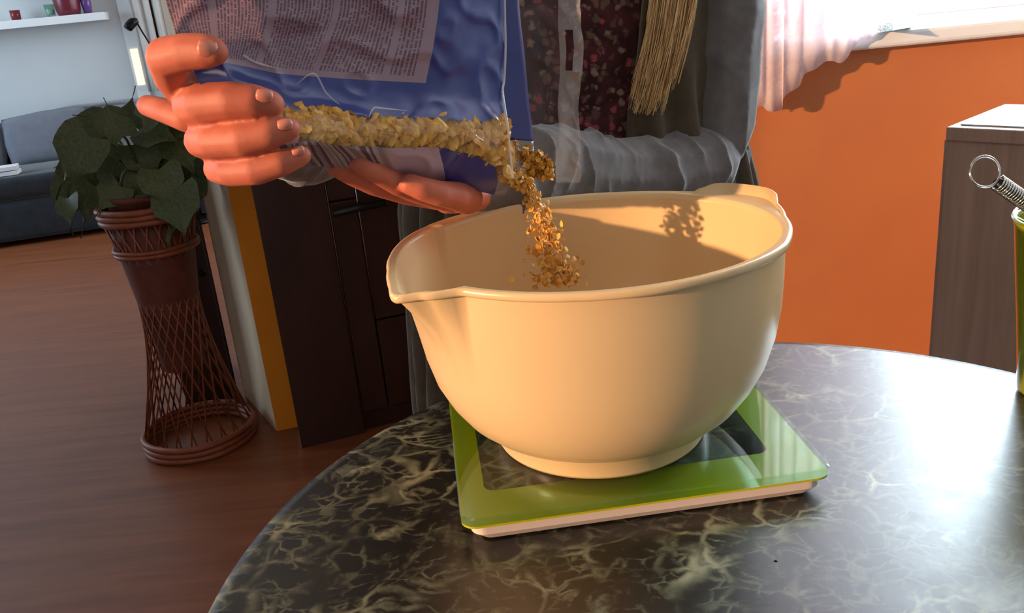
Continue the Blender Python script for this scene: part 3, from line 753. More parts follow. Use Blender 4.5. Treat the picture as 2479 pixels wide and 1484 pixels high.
G = surf([[tuple(P(u, v_, YB[i] + dy)) for i, (u, v_) in enumerate(r)] for dy, r in front], NRf, NCf)
# crinkles of the film
for j in range(NRf):
    for i in range(NCf):
        p = Vector(G[j, i]); n1 = noise.noise(p * 38 + Vector((3, 1, 2))); n2 = noise.noise(p * 90)
        ridge = (1 - abs(n1)) ** 6
        G[j, i, 1] -= 0.0030 * ridge + 0.0008 * n2
bag = root('plastic_bag', 'clear and blue printed plastic bag of oat flakes held above the bowl', 'bag', tuple(P(900, 300, .57)))
def sub(name, r0, r1, c0, c1, mat, off=0.0, uvf=True, thick=0.0004):
    """piece of the front sheet between control rows/columns"""
    a, b, c_, d = int(r0 * KN), int(r1 * KN), int(c0 * 14), int(c1 * 14)
    g = G[a:b + 1, c_:d + 1].copy(); g[:, :, 1] -= off
    nr, nc = g.shape[:2]
    uv = [(i / (nc - 1), j / (nr - 1)) for j in range(nr) for i in range(nc)]
    o = mk(name, g.reshape(-1, 3), gridfaces(nr, nc), mat, uvs=uv); keep(o, bag); return o
lab = sub('printed_label', 0, 3, 0, 6, M_['label']); lab['label'] = 'lilac label with columns of tiny sideways print'
o = sub('front_sheet', 0, 3, 6, 8, M_['blue']); o['label'] = 'blue printed sheet beside the label'
o = sub('front_sheet', 3, 5, 0, 8, M_['blue']); o['label'] = 'blue printed band below the label'
o = sub('clear_window', 5, 7, 0, 8, M_['film']); o['label'] = 'clear window showing the oat flakes'
o = sub('underside_sheet', 7, 9, 0, 4.6, M_['barcode']); o['label'] = 'underside with lilac and dark stripes'
o = sub('underside_sheet', 7, 9, 4.6, 6, M_['pink_print']); o['label'] = 'plain pale pink part of the underside'
o = sub('underside_sheet', 7, 9, 6, 7.6, M_['blue']); o['label'] = 'blue end of the underside'
o = sub('pouring_lip', 7, 9, 7.6, 8, M_['film'])
# back sheet
YBk = [.545, .560, .575, .590, .602, .614, .626, .640, .655]
back = [
    (.000, [(372, -175), (480, -175), (590, -175), (705, -175), (825, -175), (945, -175), (1078, -175), (1165, -175), (1252, -175)]),
    (.000, [(402, 0), (505, 0), (615, 0), (722, 0), (835, 0), (945, 0), (1064, 0), (1160, 0), (1256, 0)]),
    (.000, [(462, 150), (530, 150), (600, 160), (690, 176), (790, 184), (905, 190), (1040, 160), (1160, 155), (1272, 152)]),
    (.000, [(500, 214), (600, 225), (680, 255), (755, 258), (850, 262), (950, 266), (1060, 266), (1180, 255), (1280, 240)]),
    (.000, [(580, 300), (665, 305), (735, 308), (800, 316), (880, 318), (970, 322), (1075, 325), (1190, 335), (1291, 342)]),
    (-.010, [(640, 350), (705, 355), (760, 355), (820, 358), (895, 362), (980, 366), (1075, 372), (1180, 382), (1285, 395)]),
    (-.034, [(700, 408), (745, 401), (785, 401), (850, 409), (920, 419), (1000, 429), (1080, 441), (1165, 460), (1232, 470)]),
]
GB = surf([[tuple(P(u, v_, YBk[i] + dy)) for i, (u, v_) in enumerate(r)] for dy, r in back], 61, 97)
for name, a, b, mt in (('back_sheet', 0, 41, M_['blue']), ('back_sheet', 40, 61, M_['film'])):
    g = GB[a:b]; o = mk(name, g.reshape(-1, 3), gridfaces(g.shape[0], 97), mt); solid(o, 0.0004); keep(o, bag)
# torn clear strip at the mouth with a hanging slot
sl = [[(1252, -175, .655), (1300, -175, .657), (1350, -175, .655), (1382, -175, .652), (1398, -175, .650)],
      [(1256, 0, .655), (1305, 0, .658), (1352, 0, .653), (1385, 0, .651), (1404, 0, .648)],
      [(1272, 152, .655), (1315, 152, .659), (1358, 150, .654), (1385, 150, .650), (1410, 150, .650)],
      [(1280, 240, .655), (1320, 245, .660), (1352, 250, .652), (1385, 250, .655), (1402, 248, .649)],
      [(1288, 320, .655), (1325, 325, .657), (1356, 330, .650), (1385, 330, .654), (1406, 330, .650)],
      [(1291, 400, .653), (1312, 400, .655), (1348, 405, .650), (1380, 405, .652), (1405, 405, .650)],
      [(1288, 436, .650), (1330, 433, .652), (1346, 441, .650), (1378, 442, .651), (1404, 441, .650)]]
NS, NW = 150, 61
GS = surf([[tuple(P(*q)) for q in r] for r in sl], NS, NW)
for j in range(NS):
    for i in range(NW):
        p = Vector(GS[j, i]); e = (i / NW) ** 1.0
        GS[j, i, 1] -= e * (0.0045 * (1 - abs(noise.noise(p * 55))) ** 5 + 0.0016 * noise.noise(p * 120))
        GS[j, i, 0] += e * 0.0012 * noise.noise(p * 70)
def projuv(p):
    d = R.T @ (np.array(p) - np.array([0, 0, CZ])); return d[0] / -d[2] * FPX + W / 2, -d[1] / -d[2] * FPX + H / 2
ff = []; slot_f = []
j_slot = [j for j in range(NS) if 72 < projuv(GS[j, 48])[1] < 168]
i_a = min(range(NW), key=lambda i: abs(projuv(GS[j_slot[len(j_slot) // 2], i])[0] - 1371)); i_b = min(range(NW), key=lambda i: abs(projuv(GS[j_slot[len(j_slot) // 2], i])[0] - 1390))
split = int(NW * 0.48)
A_, B_ = [], []
for j in range(NS - 1):
    for i in range(NW - 1):
        if j in j_slot and i_a <= i < i_b: continue
        (A_ if i < split else B_).append((j * NW + i, j * NW + i + 1, (j + 1) * NW + i + 1, (j + 1) * NW + i))
o = mk('clear_mouth_film', GS.reshape(-1, 3), A_, M_['film']); keep(o, bag)
o = mk('seal_strip', GS.reshape(-1, 3), B_, M_['film_strip']); keep(o, bag); o['label'] = 'crinkled milky strip with a punched hanging slot'
for o_ in (bag.children[-1], bag.children[-2]):
    bmc = bmesh.new(); bmc.from_mesh(o_.data); bmesh.ops.delete(bmc, geom=[v for v in bmc.verts if not v.link_faces], context='VERTS'); bmc.to_mesh(o_.data); bmc.free()
# pale tubes standing in for the highlights along the film creases
def fold(pts, r): tube('fold_highlight', catmull([P(*q) for q in pts], 40), [r * (.15 + .85 * math.sin(math.pi * (k + .5) / 40)) for k in range(40)] if len(pts) < 6 else r, M_['fold'], bag, 6)
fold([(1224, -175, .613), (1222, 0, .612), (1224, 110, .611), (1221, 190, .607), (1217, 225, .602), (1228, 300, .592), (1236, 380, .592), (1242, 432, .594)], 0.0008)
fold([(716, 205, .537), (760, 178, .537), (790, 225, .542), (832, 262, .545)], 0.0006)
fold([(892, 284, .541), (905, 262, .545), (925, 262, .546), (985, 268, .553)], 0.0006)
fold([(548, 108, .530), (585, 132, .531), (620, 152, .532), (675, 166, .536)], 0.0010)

# ------------------------------------------------------------------ flakes
def flake_mesh(rng, a, b, th):
    """oval rolled flake, slightly cupped and split down the middle: 26 triangles"""
    v, f = [], []; n = 7; cup = rng.uniform(0.1, 0.5)
    for s, z in ((1, 0.0), (0.55, 1)):
        for k in range(n):
            t = 2 * math.pi * k / n; rr = s * (1 + 0.12 * math.sin(3 * t + cup * 9))
            x, y = a * rr * math.cos(t), b * rr * math.sin(t)
            v.append(Vector((x, y, th * (z - 0.5) + cup * b * (rr * rr) * 0.35)))
    f += [(k, (k + 1) % n, n + (k + 1) % n, n + k) for k in range(n)]; f.append(tuple(range(n))[::-1]); f.append(tuple(range(n, 2 * n)))
    return v, f
def flakes(name, pos, label, cat, seed, size=0.0031, parent=None, face=None):
    rng = random.Random(seed); V, F = [], []
    for p in pos:
        s = size * rng.uniform(0.75, 1.25); v, f = flake_mesh(rng, s, s * 0.80, s * 0.24)
        if face is not None:
            q = Vector(face).to_track_quat('Z', 'Y').to_matrix(); q = Matrix.Rotation(rng.gauss(0, .42), 3, 'X') @ Matrix.Rotation(rng.gauss(0, .42), 3, 'Z') @ q @ Matrix.Rotation(rng.uniform(0, 6.28), 3, 'Z')
        else:
            q = (Matrix.Rotation(rng.uniform(0, 6.28), 3, 'X') @ Matrix.Rotation(rng.uniform(0, 6.28), 3, 'Y') @ Matrix.Rotation(rng.uniform(0, 6.28), 3, 'Z'))
        b = len(V); V += [q @ w_ + Vector(p) for w_ in v]; F += [[i + b for i in g] for g in f]
    o = mk(name, V, F, M_['flake'], smooth=False); tag(o, label, cat, kind='stuff'); return o
pos = []
r_ = random.Random(11)
for k in range(1000):
    a, b = r_.uniform(5.12, 7.02), r_.uniform(1.9, 8.0)
    lay = r_.random() ** 1.5
    j, i = min(NRf - 1, int(a * KN)), min(NCf - 1, int(b * 14))
    p = G[j, i] + np.array([r_.uniform(-.001, .001), 0.0035 + 0.020 * lay, r_.uniform(-.001, .001)])
    if lay > 0.3 and a < 5.5: continue
    pos.append(p)
flakes('oat_flakes', pos, 'golden oat flakes lying inside the clear lower part of the bag', 'oat flakes', 21, 0.0047, face=(0, -1, 0.35))
pos = []
for k in range(330):                                  # clump behind the clear mouth film
    u = r_.uniform(1243, 1338); top = 345 + (u - 1243) * 0.42 + 8 * math.sin(u * .2)
    v_ = r_.uniform(top, 432); pos.append(P(u, v_, r_.uniform(.642, .650)))
flakes('oat_flakes', pos, 'clump of oat flakes clinging behind the clear film at the bag mouth', 'oat flakes', 22, 0.0028)
pos = []
for k in range(420):                                  # flakes sliding over the lip
    t = r_.random(); u = 1165 + 120 * t + r_.uniform(-8, 8); v_ = 395 + 62 * t + r_.uniform(-26, 16) * (1 - .2 * t)
    pos.append(P(u, min(v_, 470), .603 + .012 * t + r_.uniform(0, .018)))
for k in range(520):                                  # free fall into the bowl
    t = r_.random() ** 0.85; vx = 1 if r_.random() < .55 else 2.2
    w_ = 14 + 52 * t; u = 1262 + 60 * math.sqrt(t) + 30 * t + r_.gauss(0, .5) * w_; v_ = 440 + 250 * t + r_.uniform(-8, 8)
    pos.append(P(u, v_, .612 + r_.uniform(-.012, .012)))
flakes('falling_oat_flakes', pos, 'stream of oat flakes pouring from the bag lip down into the cream bowl', 'oat flakes', 23, 0.0024)
pos = []
for k in range(700):
    a, q = r_.uniform(0, 6.28), math.sqrt(r_.random()) * .055
    pos.append((BX + q * math.cos(a), BY + .01 + q * math.sin(a), BZ + .013 + .016 * (1 - q / .06) * r_.random() + (.004 if q > .04 else 0)))
flakes('oat_flakes', pos, 'heap of oat flakes at the bottom of the cream bowl', 'oat flakes', 24, 0.0028)

# ------------------------------------------------------------------ tumbler and whisk at the right edge
GX, GY = 0.3985, 0.585
tb = root('tumbler', 'green glass tumbler cut off at the right edge of the table', 'tumbler', (GX, GY, 0.75))
lathe('tumbler_body', (GX, GY, 0.7502), [(0.0, 0.0), (0.026, 0.0), (0.029, 0.003), (0.033, 0.05), (0.0385, 0.10), (0.0415, 0.128), (0.0425, 0.1335), (0.0410, 0.1345), (0.0395, 0.131), (0.0360, 0.10), (0.0305, 0.05), (0.0265, 0.007), (0.0, 0.007)], M_['green_glass'], tb, 64)
o = lathe('tumbler_rim', (GX, GY, 0.7502), [(0.0408, 0.1325), (0.0430, 0.1325), (0.0437, 0.1345), (0.0425, 0.1365), (0.0405, 0.1362), (0.0400, 0.1345), (0.0408, 0.1325)], M_['glass'], tb, 64)
wh = root('wire_whisk', 'coil-handled wire whisk with a hanging ring leaning in the green tumbler', 'whisk', (GX - .02, GY, 0.76))
a0 = P(2415, 442, .585); a1 = P(2600, 570, .588)
d = (a1 - a0).normalized(); nrm = d.cross(Vector((0, 1, 0))).normalized(); bn = d.cross(nrm)
L = 0.055; turns = 26
tube('coil_handle', [a0 + d * (L * t / 900) + (nrm * math.cos(2 * math.pi * turns * t / 900) + bn * math.sin(2 * math.pi * turns * t / 900)) * 0.0052 for t in range(901)], 0.00078, M_['chrome'], wh, 6)
tube('handle_core', [a0 - d * .001, a0 + d * (L + .002)], .0034, M_['black'], wh, 12)
rc = P(2384, 417, .585); rr = 0.0098
right = Vector((R[0][0], R[1][0], R[2][0])); upv = Vector((R[0][1], R[1][1], R[2][1]))
for k, off in enumerate((0, .0013)):
    tube('hanging_ring', [rc + right * (math.cos(a) * (rr + off * .5) + off * .6) + upv * (math.sin(a) * (rr + off)) + Vector((0, off, 0)) for a in [2 * math.pi * q / 48 for q in range(48)]], .00052, M_['chrome'], wh, 6, True)
e0 = a0 + d * L; foot = Vector((GX + .012, GY, .765))
for k in range(6):
    s = math.cos(math.pi * k / 6), math.sin(math.pi * k / 6); side = Vector((s[0], s[1], 0))
    tube('wire_loop', catmull([e0, e0.lerp(foot, .45) + side * .012, e0.lerp(foot, .85) + side * .014, foot, e0.lerp(foot, .85) - side * .014, e0.lerp(foot, .45) - side * .012, e0], 40), .0006, M_['chrome'], wh, 5)

# ------------------------------------------------------------------ grey-brown cabinet to the right, behind the table
zt = 0.8185
C0, C1, C2 = Pz(2297, 304, zt), Pz(2479, 312, zt), Pz(2348, 283, zt)
d1 = (C1 - C0).normalized(); d2 = Vector((-d1.y, d1.x, 0)); depth = 0.22
if d2.dot(C2 - C0) < 0: d2 = -d2
cb = root('wooden_cabinet', 'grey-brown wooden cabinet standing between the table and the orange wall', 'cabinet', (C0.x, C0.y, 0))
def prism(name, pts, z0, z1, mat, parent, bev=0):
    n = len(pts); v = [(p[0], p[1], z0) for p in pts] + [(p[0], p[1], z1) for p in pts]
    f = [(i, (i + 1) % n, n + (i + 1) % n, n + i) for i in range(n)] + [tuple(range(n))[::-1], tuple(range(n, 2 * n))]
    o = mk(name, v, f, mat, smooth=False)
    if bev: bevel(o, bev)
    keep(o, parent); return o
def C(a, b): return C0 + d1 * a + d2 * b
Wd = 0.42
prism('cabinet_body', [C(0, 0), C(Wd, 0), C(Wd, depth), C(0, depth)], 0.0, zt - 0.022, M_['grey_wood'], cb)
prism('cabinet_top', [C(-.002, -.004), C(Wd, -.004), C(Wd, depth), C(-.002, depth)], zt - 0.0218, zt - .0015, M_['grey_wood'], cb, .002)
prism('top_mat', [C(.012, .012), C(Wd, .012), C(Wd, depth - .01), C(.045, depth - .01)], zt - 0.0013, zt + .001, M_['grey_top'], cb)
prism('corner_post', [C(-.006, .004), C(.006, .004), C(.006, .02), C(-.006, .02)], 0.0, zt - 0.022, M_['grey_wood'], cb)

# ------------------------------------------------------------------ lace curtain over the sill
bot = [(1795, 268), (1806, 262), (1818, 270), (1830, 262), (1845, 257), (1858, 268), (1875, 270), (1893, 263), (1896, 238), (1915, 222), (1936, 206), (1948, 180), (1972, 168), (1998, 150), (2016, 148), (2035, 153), (2050, 140), (2064, 120), (2085, 98), (2110, 92), (2130, 60), (2160, 40), (2185, 0), (2215, -30), (2240, -90), (2275, -150), (2310, -230)]
NCc, NRc = 190, 40; v, f = [], []
bx = catmull([P(u, q, 1.566) for u, q in bot], NCc)
for j in range(NRc):
    for i in range(NCc):
        p = bx[i]; t = j / (NRc - 1); z = p[2] + (2.2 - p[2]) * t
        wv = 0.0035 * math.sin(i * 0.42 + 1.5 * noise.noise(Vector((i * .05, t, 0)))) * (0.35 + .65 * t)
        v.append((p[0] + 0.0, 1.566 + wv - .004 * t, z))
o = mk('lace_curtain', v, gridfaces(NRc, NCc), M_['lace']); solid(o, 0.0006)
tag(o, 'white lace curtain with a scalloped slanting hem beside the person', 'curtain')
tube('curtain_rod', [(0.2, 1.562, 2.21), (2.35, 1.562, 2.21)], .009, M_['chrome'])
tag(bpy.data.objects['curtain_rod'], 'thin curtain rod above the window', 'curtain rod')
pp = Pz(1955, 85, .94)
pt = root('flower_pot', 'pink pot on the sill seen through the lace curtain', 'flower pot', (P(1960, 78, 1.66).x, 1.665, .9405))
lathe('pot_body', (pt.location.x, 1.665, .9405), [(0.0, 0), (.030, 0), (.036, .004), (.045, .075), (.048, .078), (.048, .088), (.043, .088), (.040, .07), (0, .068)], M_['pink_pot'], pt, 40)
q0 = P(2125, 76, 1.60); 
v = []; f = []; pk = []
for (u_, v_) in ((2122, 80), (2160, 74), (2205, 66), (2222, 40), (2185, 34), (2150, 50), (2125, 58)):
    q = Pz(u_, v_, .9415); pk.append(q)
n = len(pk); cc = sum(pk, Vector()) / n
vv = [p for p in pk] + [cc + (p - cc) * .9 + Vector((0, 0, .010 + .006 * math.sin(i * 2.1))) for i, p in enumerate(pk)] + [cc + Vector((0, 0, .012))]
ffx = [(i, (i + 1) % n, n + (i + 1) % n, n + i) for i in range(n)] + [(n + i, n + (i + 1) % n, 2 * n) for i in range(n)] + [tuple(range(n))[::-1]]
o = mk('paper_packet', vv, ffx, M_['packet'], smooth=False); tag(o, 'small crumpled teal patterned paper packet on the bright window sill', 'packet')

# ------------------------------------------------------------------ dark cabinet with door and handle
K0 = Vector((-0.575, 2.055, 0)); kd = Vector((math.cos(math.radians(18)), math.sin(math.radians(18)), 0)); kb = Vector((-kd.y, kd.x, 0))
dk = root('dark_cabinet', 'tall dark brown kitchen cabinet behind the hands and bag', 'cabinet', tuple(K0))
def K(a, b): return K0 + kd * a + kb * b
HT = 1.9
prism('side_panel', [K(0, 0), K(.165, 0), K(.165, .02), K(0, .02)], 0.0, HT, M_['dark_wood'], dk)
prism('cabinet_body', [K(0.002, .021), K(.52, .021), K(.52, .5), K(.06, .5), K(.04, .1)], 0.0, HT, M_['dark_wood'], dk)
prism('door', [K(.170, .002), K(.235, .002), K(.235, .020), K(.170, .020)], 0.06, 0.62, M_['dark_wood'], dk, .0015)
prism('door', [K(.170, .002), K(.235, .002), K(.235, .020), K(.170, .020)], 0.625, 1.88, M_['dark_wood'], dk, .0015)
prism('door', [K(.240, .004), K(.515, .004), K(.515, .020), K(.240, .020)], 0.06, 0.30, M_['dark_wood'], dk, .0015)
prism('door', [K(.240, .004), K(.515, .004), K(.515, .020), K(.240, .020)], 0.305, 1.88, M_['dark_wood'], dk, .0015)
for z_ in (0.02, HT - .02): pass
for a_, z0_, z1_ in ((.1675, .02, 1.88), (.2375, .32, .86)):
    tube('edge_trim', [K(a_, -.0005) + Vector((0, 0, z0_)), K(a_, -.0005) + Vector((0, 0, z1_))], .0014, M_['chrome'], dk, 6)
hz = P(865, 514, 2.07).z
hd_ = [o_ for o_ in dk.children if o_.name.startswith('door')][-1]
hn = tube('handle', [K(.172, -.028) + Vector((0, 0, hz)), K(.30, -.028) + Vector((0, 0, hz + .006))], .009, M_['black_plastic'], hd_, 10)
for a_ in (.245, .285): tube('handle_post', [K(a_, .004) + Vector((0, 0, hz + .003)), K(a_, -.028) + Vector((0, 0, hz + .003))], .006, M_['black_plastic'], hd_, 8)

lc = root('low_cabinet', 'low dark red-brown cabinet between the plant stand and the partition wall', 'cabinet', tuple(Bk))
def Q(a, b): return Bk + Vector((-.02, .0, 0)) + kd * a + kb * b
prism('cabinet_body', [Q(-.15, .02), Q(-.005, .02), Q(-.02, .30), Q(-.15, .30)], 0.0, .74, M_['dark_wood'], lc)
ld = prism('door', [Q(-.145, .004), Q(-.012, .004), Q(-.012, .019), Q(-.145, .019)], .05, .70, M_['dark_wood'], lc, .002)
prism('top_board', [Q(-.16, .0), Q(-.005, .0), Q(-.02, .31), Q(-.16, .31)], .741, .765, M_['dark_wood'], lc, .003)
tube('knob', [Q(-.03, .003) + Vector((0, 0, .4)), Q(-.03, -.014) + Vector((0, 0, .4))], .009, M_['black'], ld, 12)

# ------------------------------------------------------------------ cane plant stand and plant
BXs, BYs = -0.868, 2.165
st = root('plant_stand', 'hourglass shaped twisted cane plant stand on the wooden floor', 'plant stand', (BXs, BYs, 0))
def ring(name, r, z, t, n=3):
    for k in range(n):
        tube(name, [(BXs + (r + .002 * math.sin(5 * a + k)) * math.cos(a), BYs + (r + .002 * math.sin(5 * a + k)) * math.sin(a), z + k * t * 1.7) for a in [2 * math.pi * q / 40 for q in range(40)]], t, M_['cane'], st, 6, True)
rb, rt, zb, ztp = .140, .112, .03, .655
ring('woven_ring', rb, .010, .009, 3); ring('woven_ring', rt, .625, .008, 3); ring('woven_ring', .098, .540, .006, 2)
NB = 22
for fam, tw in ((1, 108), (-1, 108)):
    for k in range(NB):
        a = 2 * math.pi * k / NB + (.14 if fam < 0 else 0); b = a + fam * math.radians(tw)
        p0 = Vector((BXs + rb * math.cos(a), BYs + rb * math.sin(a), zb)); p1 = Vector((BXs + rt * math.cos(b), BYs + rt * math.sin(b), ztp - .02))
        tube('cane_rod', [p0, p1], .0023, M_['cane'], st, 5)
for k in range(14):                                   # lining hides the far side of the upper half
    pass
lathe('liner', (BXs, BYs, 0), [(.055, .22), (.060, .30), (.078, .43), (.092, .55), (.100, .64), (.097, .64), (.088, .54), (.074, .42), (.056, .30), (.051, .22)], M_['liner'], st, 32)
pl = root('potted_plant', 'large leafy green plant growing out of the cane stand', 'plant', (BXs, BYs, .56))
lathe('pot', (BXs, BYs, 0), [(0, .50), (.070, .50), (.090, .67), (.094, .672), (.094, .685), (.086, .685), (.082, .66), (0, .655)], M_['liner'], pl, 32)
lathe('soil', (BXs, BYs, 0), [(0, .662), (.08, .661)], M_['soil'], pl, 24)
def leaf_mesh(i):
    rng = random.Random(i); v, f = [], []; n, m = 12, 7
    for j in range(n):
        t = j / (n - 1)
        w_ = 0.40 * (math.sin(math.pi * min(1, t * 1.25 + .18) ** .8) if t < .66 else math.sin(math.pi * min(1, .66 * 1.25 + .18) ** .8) * (1 - (t - .66) / .34) ** .8)
        w_ = max(.01, w_ + (.03 * math.sin(t * 22) if .1 < t < .8 else 0))
        for k in range(m):
            s = 2 * k / (m - 1) - 1
            back = -.13 * (1 - t) ** 4 * abs(s) ** 1.2
            v.append((s * w_, t + back, .10 * abs(s) * w_ - .35 * t * t + .02 * math.sin(9 * t + 3 * s + i)))
    me = bpy.data.meshes.new('leaf'); me.from_pydata(v, [], gridfaces(n, m)); me.materials.append(M_['leaf'])
    me.polygons.foreach_set('use_smooth', [True] * len(me.polygons)); return me
lms = [leaf_mesh(i) for i in range(4)]
r_ = random.Random(42)
crown = Vector((BXs, BYs, .67))
tips = []
# named positions from the outline of the foliage (u, v of leaf base, direction in degrees in the picture, length px)
spec = [(318, 300, 85, 75), (345, 290, 40, 80), (300, 330, 110, 80), (215, 330, 235, 150), (250, 300, 205, 110), (205, 400, 245, 120), (180, 440, 265, 110), (165, 480, 275, 80),
        (395, 300, -20, 90), (430, 330, -60, 120), (440, 400, -75, 120), (425, 460, -80, 130), (455, 440, -85, 100), (400, 490, -92, 120), (355, 430, -95, 120), (300, 400, -110, 130),
        (260, 420, -120, 120), (230, 450, -105, 110), (330, 350, -60, 110), (370, 360, -45, 110), (280, 350, 190, 110), (310, 380, -85, 120), (250, 370, -100, 110), (385, 410, -70, 110),
        (345, 310, -10, 110), (240, 340, 150, 80), (200, 370, 200, 70), (410, 360, -30, 90), (290, 450, -130, 90), (360, 470, -60, 90), (455, 360, -80, 90), (290, 300, 160, 90), (385, 520, -95, 80), (330, 470, -100, 70)]
camr, camu = right, upv
for i, (u, v_, ang, ln) in enumerate(spec):
    base = P(u, v_, BYs - .10 + .20 * r_.random())
    L = ln * 2.2 / FPX * 1.12
    an = math.radians(ang); d = (camr * math.cos(an) + camu * math.sin(an)) * .92 + Vector((0, r_.uniform(-.5, .1), 0)); d.normalize()
    nrm = (Vector((r_.uniform(-.5, .5), -1, .5 + r_.uniform(-.3, .4)))); nrm = (nrm - d * nrm.dot(d)).normalized(); side = d.cross(nrm)
    o = bpy.data.objects.new('leaf', lms[i % 4]); col.objects.link(o)
    mtx = Matrix((side, d, nrm)).transposed().to_4x4(); mtx = Matrix.Translation(base) @ mtx @ Matrix.Diagonal((L * r_.uniform(.9, 1.15), L, L, 1))
    o.parent = pl; o.matrix_parent_inverse = pl.matrix_basis.inverted(); o.matrix_basis = mtx
    if i % 2 == 0:
        mid = crown.lerp(base, .5) + Vector((0, 0, .05)); tube('stem', catmull([crown + Vector((r_.uniform(-.03, .03), r_.uniform(-.03, .03), -.01)), mid, base], 8), .0032, M_['stem'], pl, 5)

# ------------------------------------------------------------------ sofa along the white wall
sf = root('sofa', 'slate grey sofa against the white wall', 'sofa', tuple(S(0, 0)))
def sbox(name, a0_, a1_, b0, b1, z0, z1, mat, parent, bev=.03):
    o = box(name, S((a0_ + a1_) / 2, (b0 + b1) / 2, (z0 + z1) / 2), (a1_ - a0_, b1 - b0, z1 - z0), mat, None, A); bevel(o, bev, 4)
    o.data.polygons.foreach_set('use_smooth', [True] * 6)
    if parent: keep(o, parent)
    return o
sbox('base', -.55, 1.05, .0, .90, .03, .24, M_['sofa'], sf)
sbox('seat_cushion', -.40, .34, -.01, .66, .245, .37, M_['sofa'], sf, .04)
sbox('seat_cushion', .35, 1.04, -.01, .66, .245, .37, M_['sofa'], sf, .04)
sbox('backrest', -.55, 1.05, .66, .94, .24, .57, M_['sofa'], sf, .06)
sbox('armrest', -.78, -.42, -.03, .90, .03, .52, M_['black_plastic'], sf, .06)
sbox('armrest', 1.06, 1.26, -.03, .90, .03, .50, M_['sofa'], sf, .06)
for a_ in (-.5, 1.0):
    for b_ in (.08, .82): q = S(a_, b_); lathe('leg', (q.x, q.y, 0), [(.02, 0), (.025, .032)], M_['black_plastic'], sf, 12, True)
def cushion(label, a_, b_, z_, w_, h_, lean, tilt=0.0):
    v = []; n = 17
    for s in (1, -1):
        for j in range(n):
            for i in range(n):
                x, y = 2 * i / (n - 1) - 1, 2 * j / (n - 1) - 1
                b = max(0, (1 - x ** 4) * (1 - y ** 4)) ** .5; k = 1 - .07 * (abs(x * y))
                v.append(Vector((x * w_ / 2 * k, -s * .075 * b, y * h_ / 2 * k)))
    f = gridfaces(n, n) + [tuple(n * n + q for q in g)[::-1] for g in gridfaces(n, n)]
    Rm = Matrix.Rotation(A, 3, 'Z') @ Matrix.Rotation(lean, 3, 'X') @ Matrix.Rotation(tilt, 3, 'Y'); c_ = S(a_, b_, z_)
    o = mk('cushion', [Rm @ q + c_ for q in v], f, M_['pillow']); m = o.modifiers.new('w', 'WELD'); m.merge_threshold = .0008
    tag(o, label, 'cushion', 'pale cushions on the sofa'); return o
cushion('pale grey cushion leaning on the sofa back at the left edge of the picture', -.21, .55, .490, .38, .29, -.25, .1)
cushion('wide pale grey cushion leaning on the sofa back left of the plant', .21, .53, .495, .48, .31, -.28, -.06)
cushion('pale grey cushion on the sofa mostly hidden behind the plant', .72, .54, .49, .44, .29, -.26, .05)
# throw over the back of the sofa
v = []; nx, ny = 60, 16
prof = [(.645, .46), (.640, .53), (.648, .575), (.70, .590), (.80, .597), (.90, .590), (.948, .565), (.955, .48)]
pc = catmull([(a_, b_, 0) for a_, b_ in prof], ny)
for j in range(ny):
    for i in range(nx):
        t = i / (nx - 1); q = pc[j]; v.append(S(-.02 + 1.02 * t, q[0], q[1] + .022 * noise.noise(Vector((t * 4, j * .12, 3))) + .03 * (t > .1) * math.sin(t * 3.1)))
o = mk('throw_blanket', v, gridfaces(ny, nx), M_['blanket']); solid(o, .012, 1); tag(o, 'dusky grey throw draped over the back of the sofa', 'blanket')
# two white booklets on the seat
q = P(18, 421, 4.78)
for k, (w_, zz) in enumerate(((.12, .384), (.10, .409))):
    o = box('booklet', (q.x + .01 * k, q.y, zz), (w_, .10, .022), M_['paper'], rotz=A + .1 * k, bev=.002)
    tag(o, ('lower' if k == 0 else 'upper') + ' of the two small white booklets stacked on the sofa seat', 'book')

# ------------------------------------------------------------------ floating shelf and what stands on it
WS = S(0, WB)
def onwall(u, v_, off):
    """point on the plane 'off' in front of the white wall"""
    r = Vector(ray(u, v_)); n_ = ay; t = ((WS - ay * off) - camP).dot(n_) / r.dot(n_); return camP + r * t
s1 = onwall(252, 33, .20)
zs = s1.z - .012
sh = box('wall_shelf', s1 - ax * 1.0 + ay * .0995 + Vector((0, 0, -.012)), (2.0, .199, .045), M_['white_gloss'], rotz=A, bev=.003)
tag(sh, 'white floating shelf on the living room wall', 'shelf')
zt_ = zs + .0227
def onshelf(u): q = onwall(u, 20, .10); return (q.x, q.y, zt_)
cdl = root('candle', 'small dark red candle glass at the left end of the white shelf', 'candle', onshelf(33))
lathe('glass_cup', onshelf(33), [(0, 0), (.026, 0), (.029, .055), (.026, .055), (.024, .01), (0, .01)], M_['candle_red'], cdl, 24)
lathe('wax', onshelf(33), [(0, .011), (.023, .011), (.024, .035), (0, .035)], M_['paper'], cdl, 24)
cdl = root('candle_glass', 'clear glass candle holder between the candle and the burgundy vase', 'candle holder', onshelf(120))
lathe('glass_cup', onshelf(120), [(0, 0), (.024, 0), (.032, .07), (.029, .07), (.021, .01), (0, .01)], M_['glass'], cdl, 24)
lathe('wax', onshelf(120), [(0, .011), (.020, .011), (.024, .04), (0, .04)], M_['paper'], cdl, 24)
vz = root('vase', 'broad burgundy vase in the middle of the white shelf', 'vase', onshelf(165))
lathe('vase_body', onshelf(165), [(0, 0), (.06, 0), (.068, .03), (.076, .10), (.07, .16), (.058, .19), (.062, .20), (.054, .20), (.05, .18), (.064, .10), (.06, .02), (0, .015)], M_['vase_red'], vz, 36)
vp = root('purple_glass', 'slim purple glass at the right end of the white shelf', 'glass', onshelf(213))
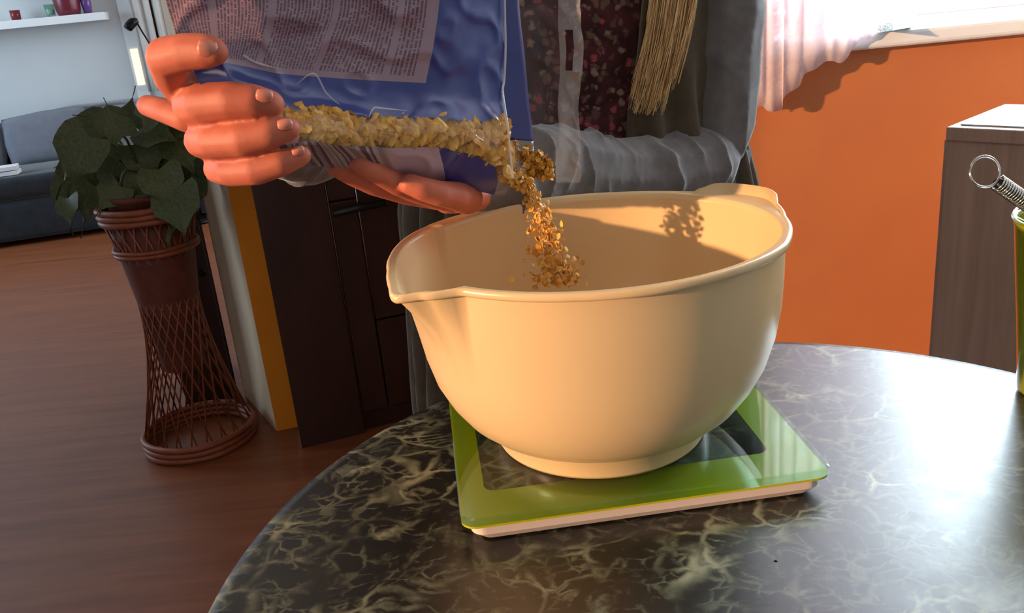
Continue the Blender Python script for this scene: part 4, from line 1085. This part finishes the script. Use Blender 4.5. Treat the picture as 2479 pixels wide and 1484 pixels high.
lathe('glass_cup', onshelf(211), [(0, 0), (.022, 0), (.028, .05), (.030, .12), (.027, .12), (.024, .05), (.019, .008), (0, .008)], M_['purple'], vp, 24)

# ------------------------------------------------------------------ grey curtains and lamp beside the white wall
v = []; nx, ny = 150, 12
c0 = onwall(345, 100, .10); 
for j in range(ny):
    for i in range(nx):
        t = i / (nx - 1); z = .66 + 1.66 * j / (ny - 1)
        q = c0 + ax * (-.03 + .55 * t) ; v.append((q.x + ay.x * .013 * math.sin(t * 62 + .4 * math.sin(j * .3)), q.y + ay.y * .013 * math.sin(t * 62), z))
o = mk('window_curtain', v, gridfaces(ny, nx), M_['curtain_grey']); solid(o, .002); tag(o, 'grey curtain in soft folds beside the white wall behind the hand', 'curtain')
# glowing panes added in place of the sun glints on the curtain
w2 = root('curtain_glint', 'narrow glowing strip standing in for sun glints at the edge of the grey curtain', 'window', tuple(onwall(325, 140, .02))); w2['kind'] = 'structure'
pts = [onwall(317, 88, .01), onwall(343, 206, .01)]
zc = [pts[0].z, pts[1].z]; bx_ = onwall(331, 150, .012)
box('window_frame', (bx_.x, bx_.y, 1.0), (.075, .012, 1.2), M_['white_gloss'], w2, A)
for k in range(9):
    z = zc[1] + (zc[0] - zc[1]) * (k + .5) / 12; q = bx_ - ay * .010
    box('window_pane', (q.x, q.y, z), (.044, .006, (zc[0] - zc[1]) / 12 * .86), M_['glint_glow'], w2, A)
lp = root('floor_lamp', 'thin black floor lamp with a gooseneck reading arm before the grey curtain', 'floor lamp', (P(410, 240, 4.9).x, 4.9, 0))
lx = lp.location.x
lathe('base', (lx, 4.9, 0), [(0, 0), (.13, 0), (.13, .015), (.02, .03), (0, .03)], M_['black'], lp, 32)
for dx_ in (0, .035): tube('pole', [(lx + dx_, 4.9, .02), (lx + dx_, 4.9, .76)], .006, M_['black'], lp, 8)
box('switch_box', (lx + .017, 4.9, .80), (.055, .03, .09), M_['liner'], lp, bev=.006)
tube('pole', [(lx + .01, 4.9, .83), (lx + .01, 4.9, 1.9)], .006, M_['black'], lp, 8)
ra_ = tube('reading_arm', catmull([(lx + .01, 4.9, .86), P(375, 125, 4.88), P(345, 78, 4.85), P(332, 56, 4.85)], 20), .0045, M_['black'], lp, 8)
hd = [P(334, 50, 4.85), P(322, 54, 4.84), P(314, 62, 4.83), P(309, 70, 4.82)]
tube('lamp_head', catmull(hd, 12), [.012, .016, .02, .022, .024, .024, .024, .024, .024, .023, .022, .020], M_['black'], ra_, 14)
lathe('lamp_shade', (lx + .01, 4.9, 1.9), [(.02, .12), (.15, .0), (.148, 0), (.018, .118)], M_['black'], lp, 32)
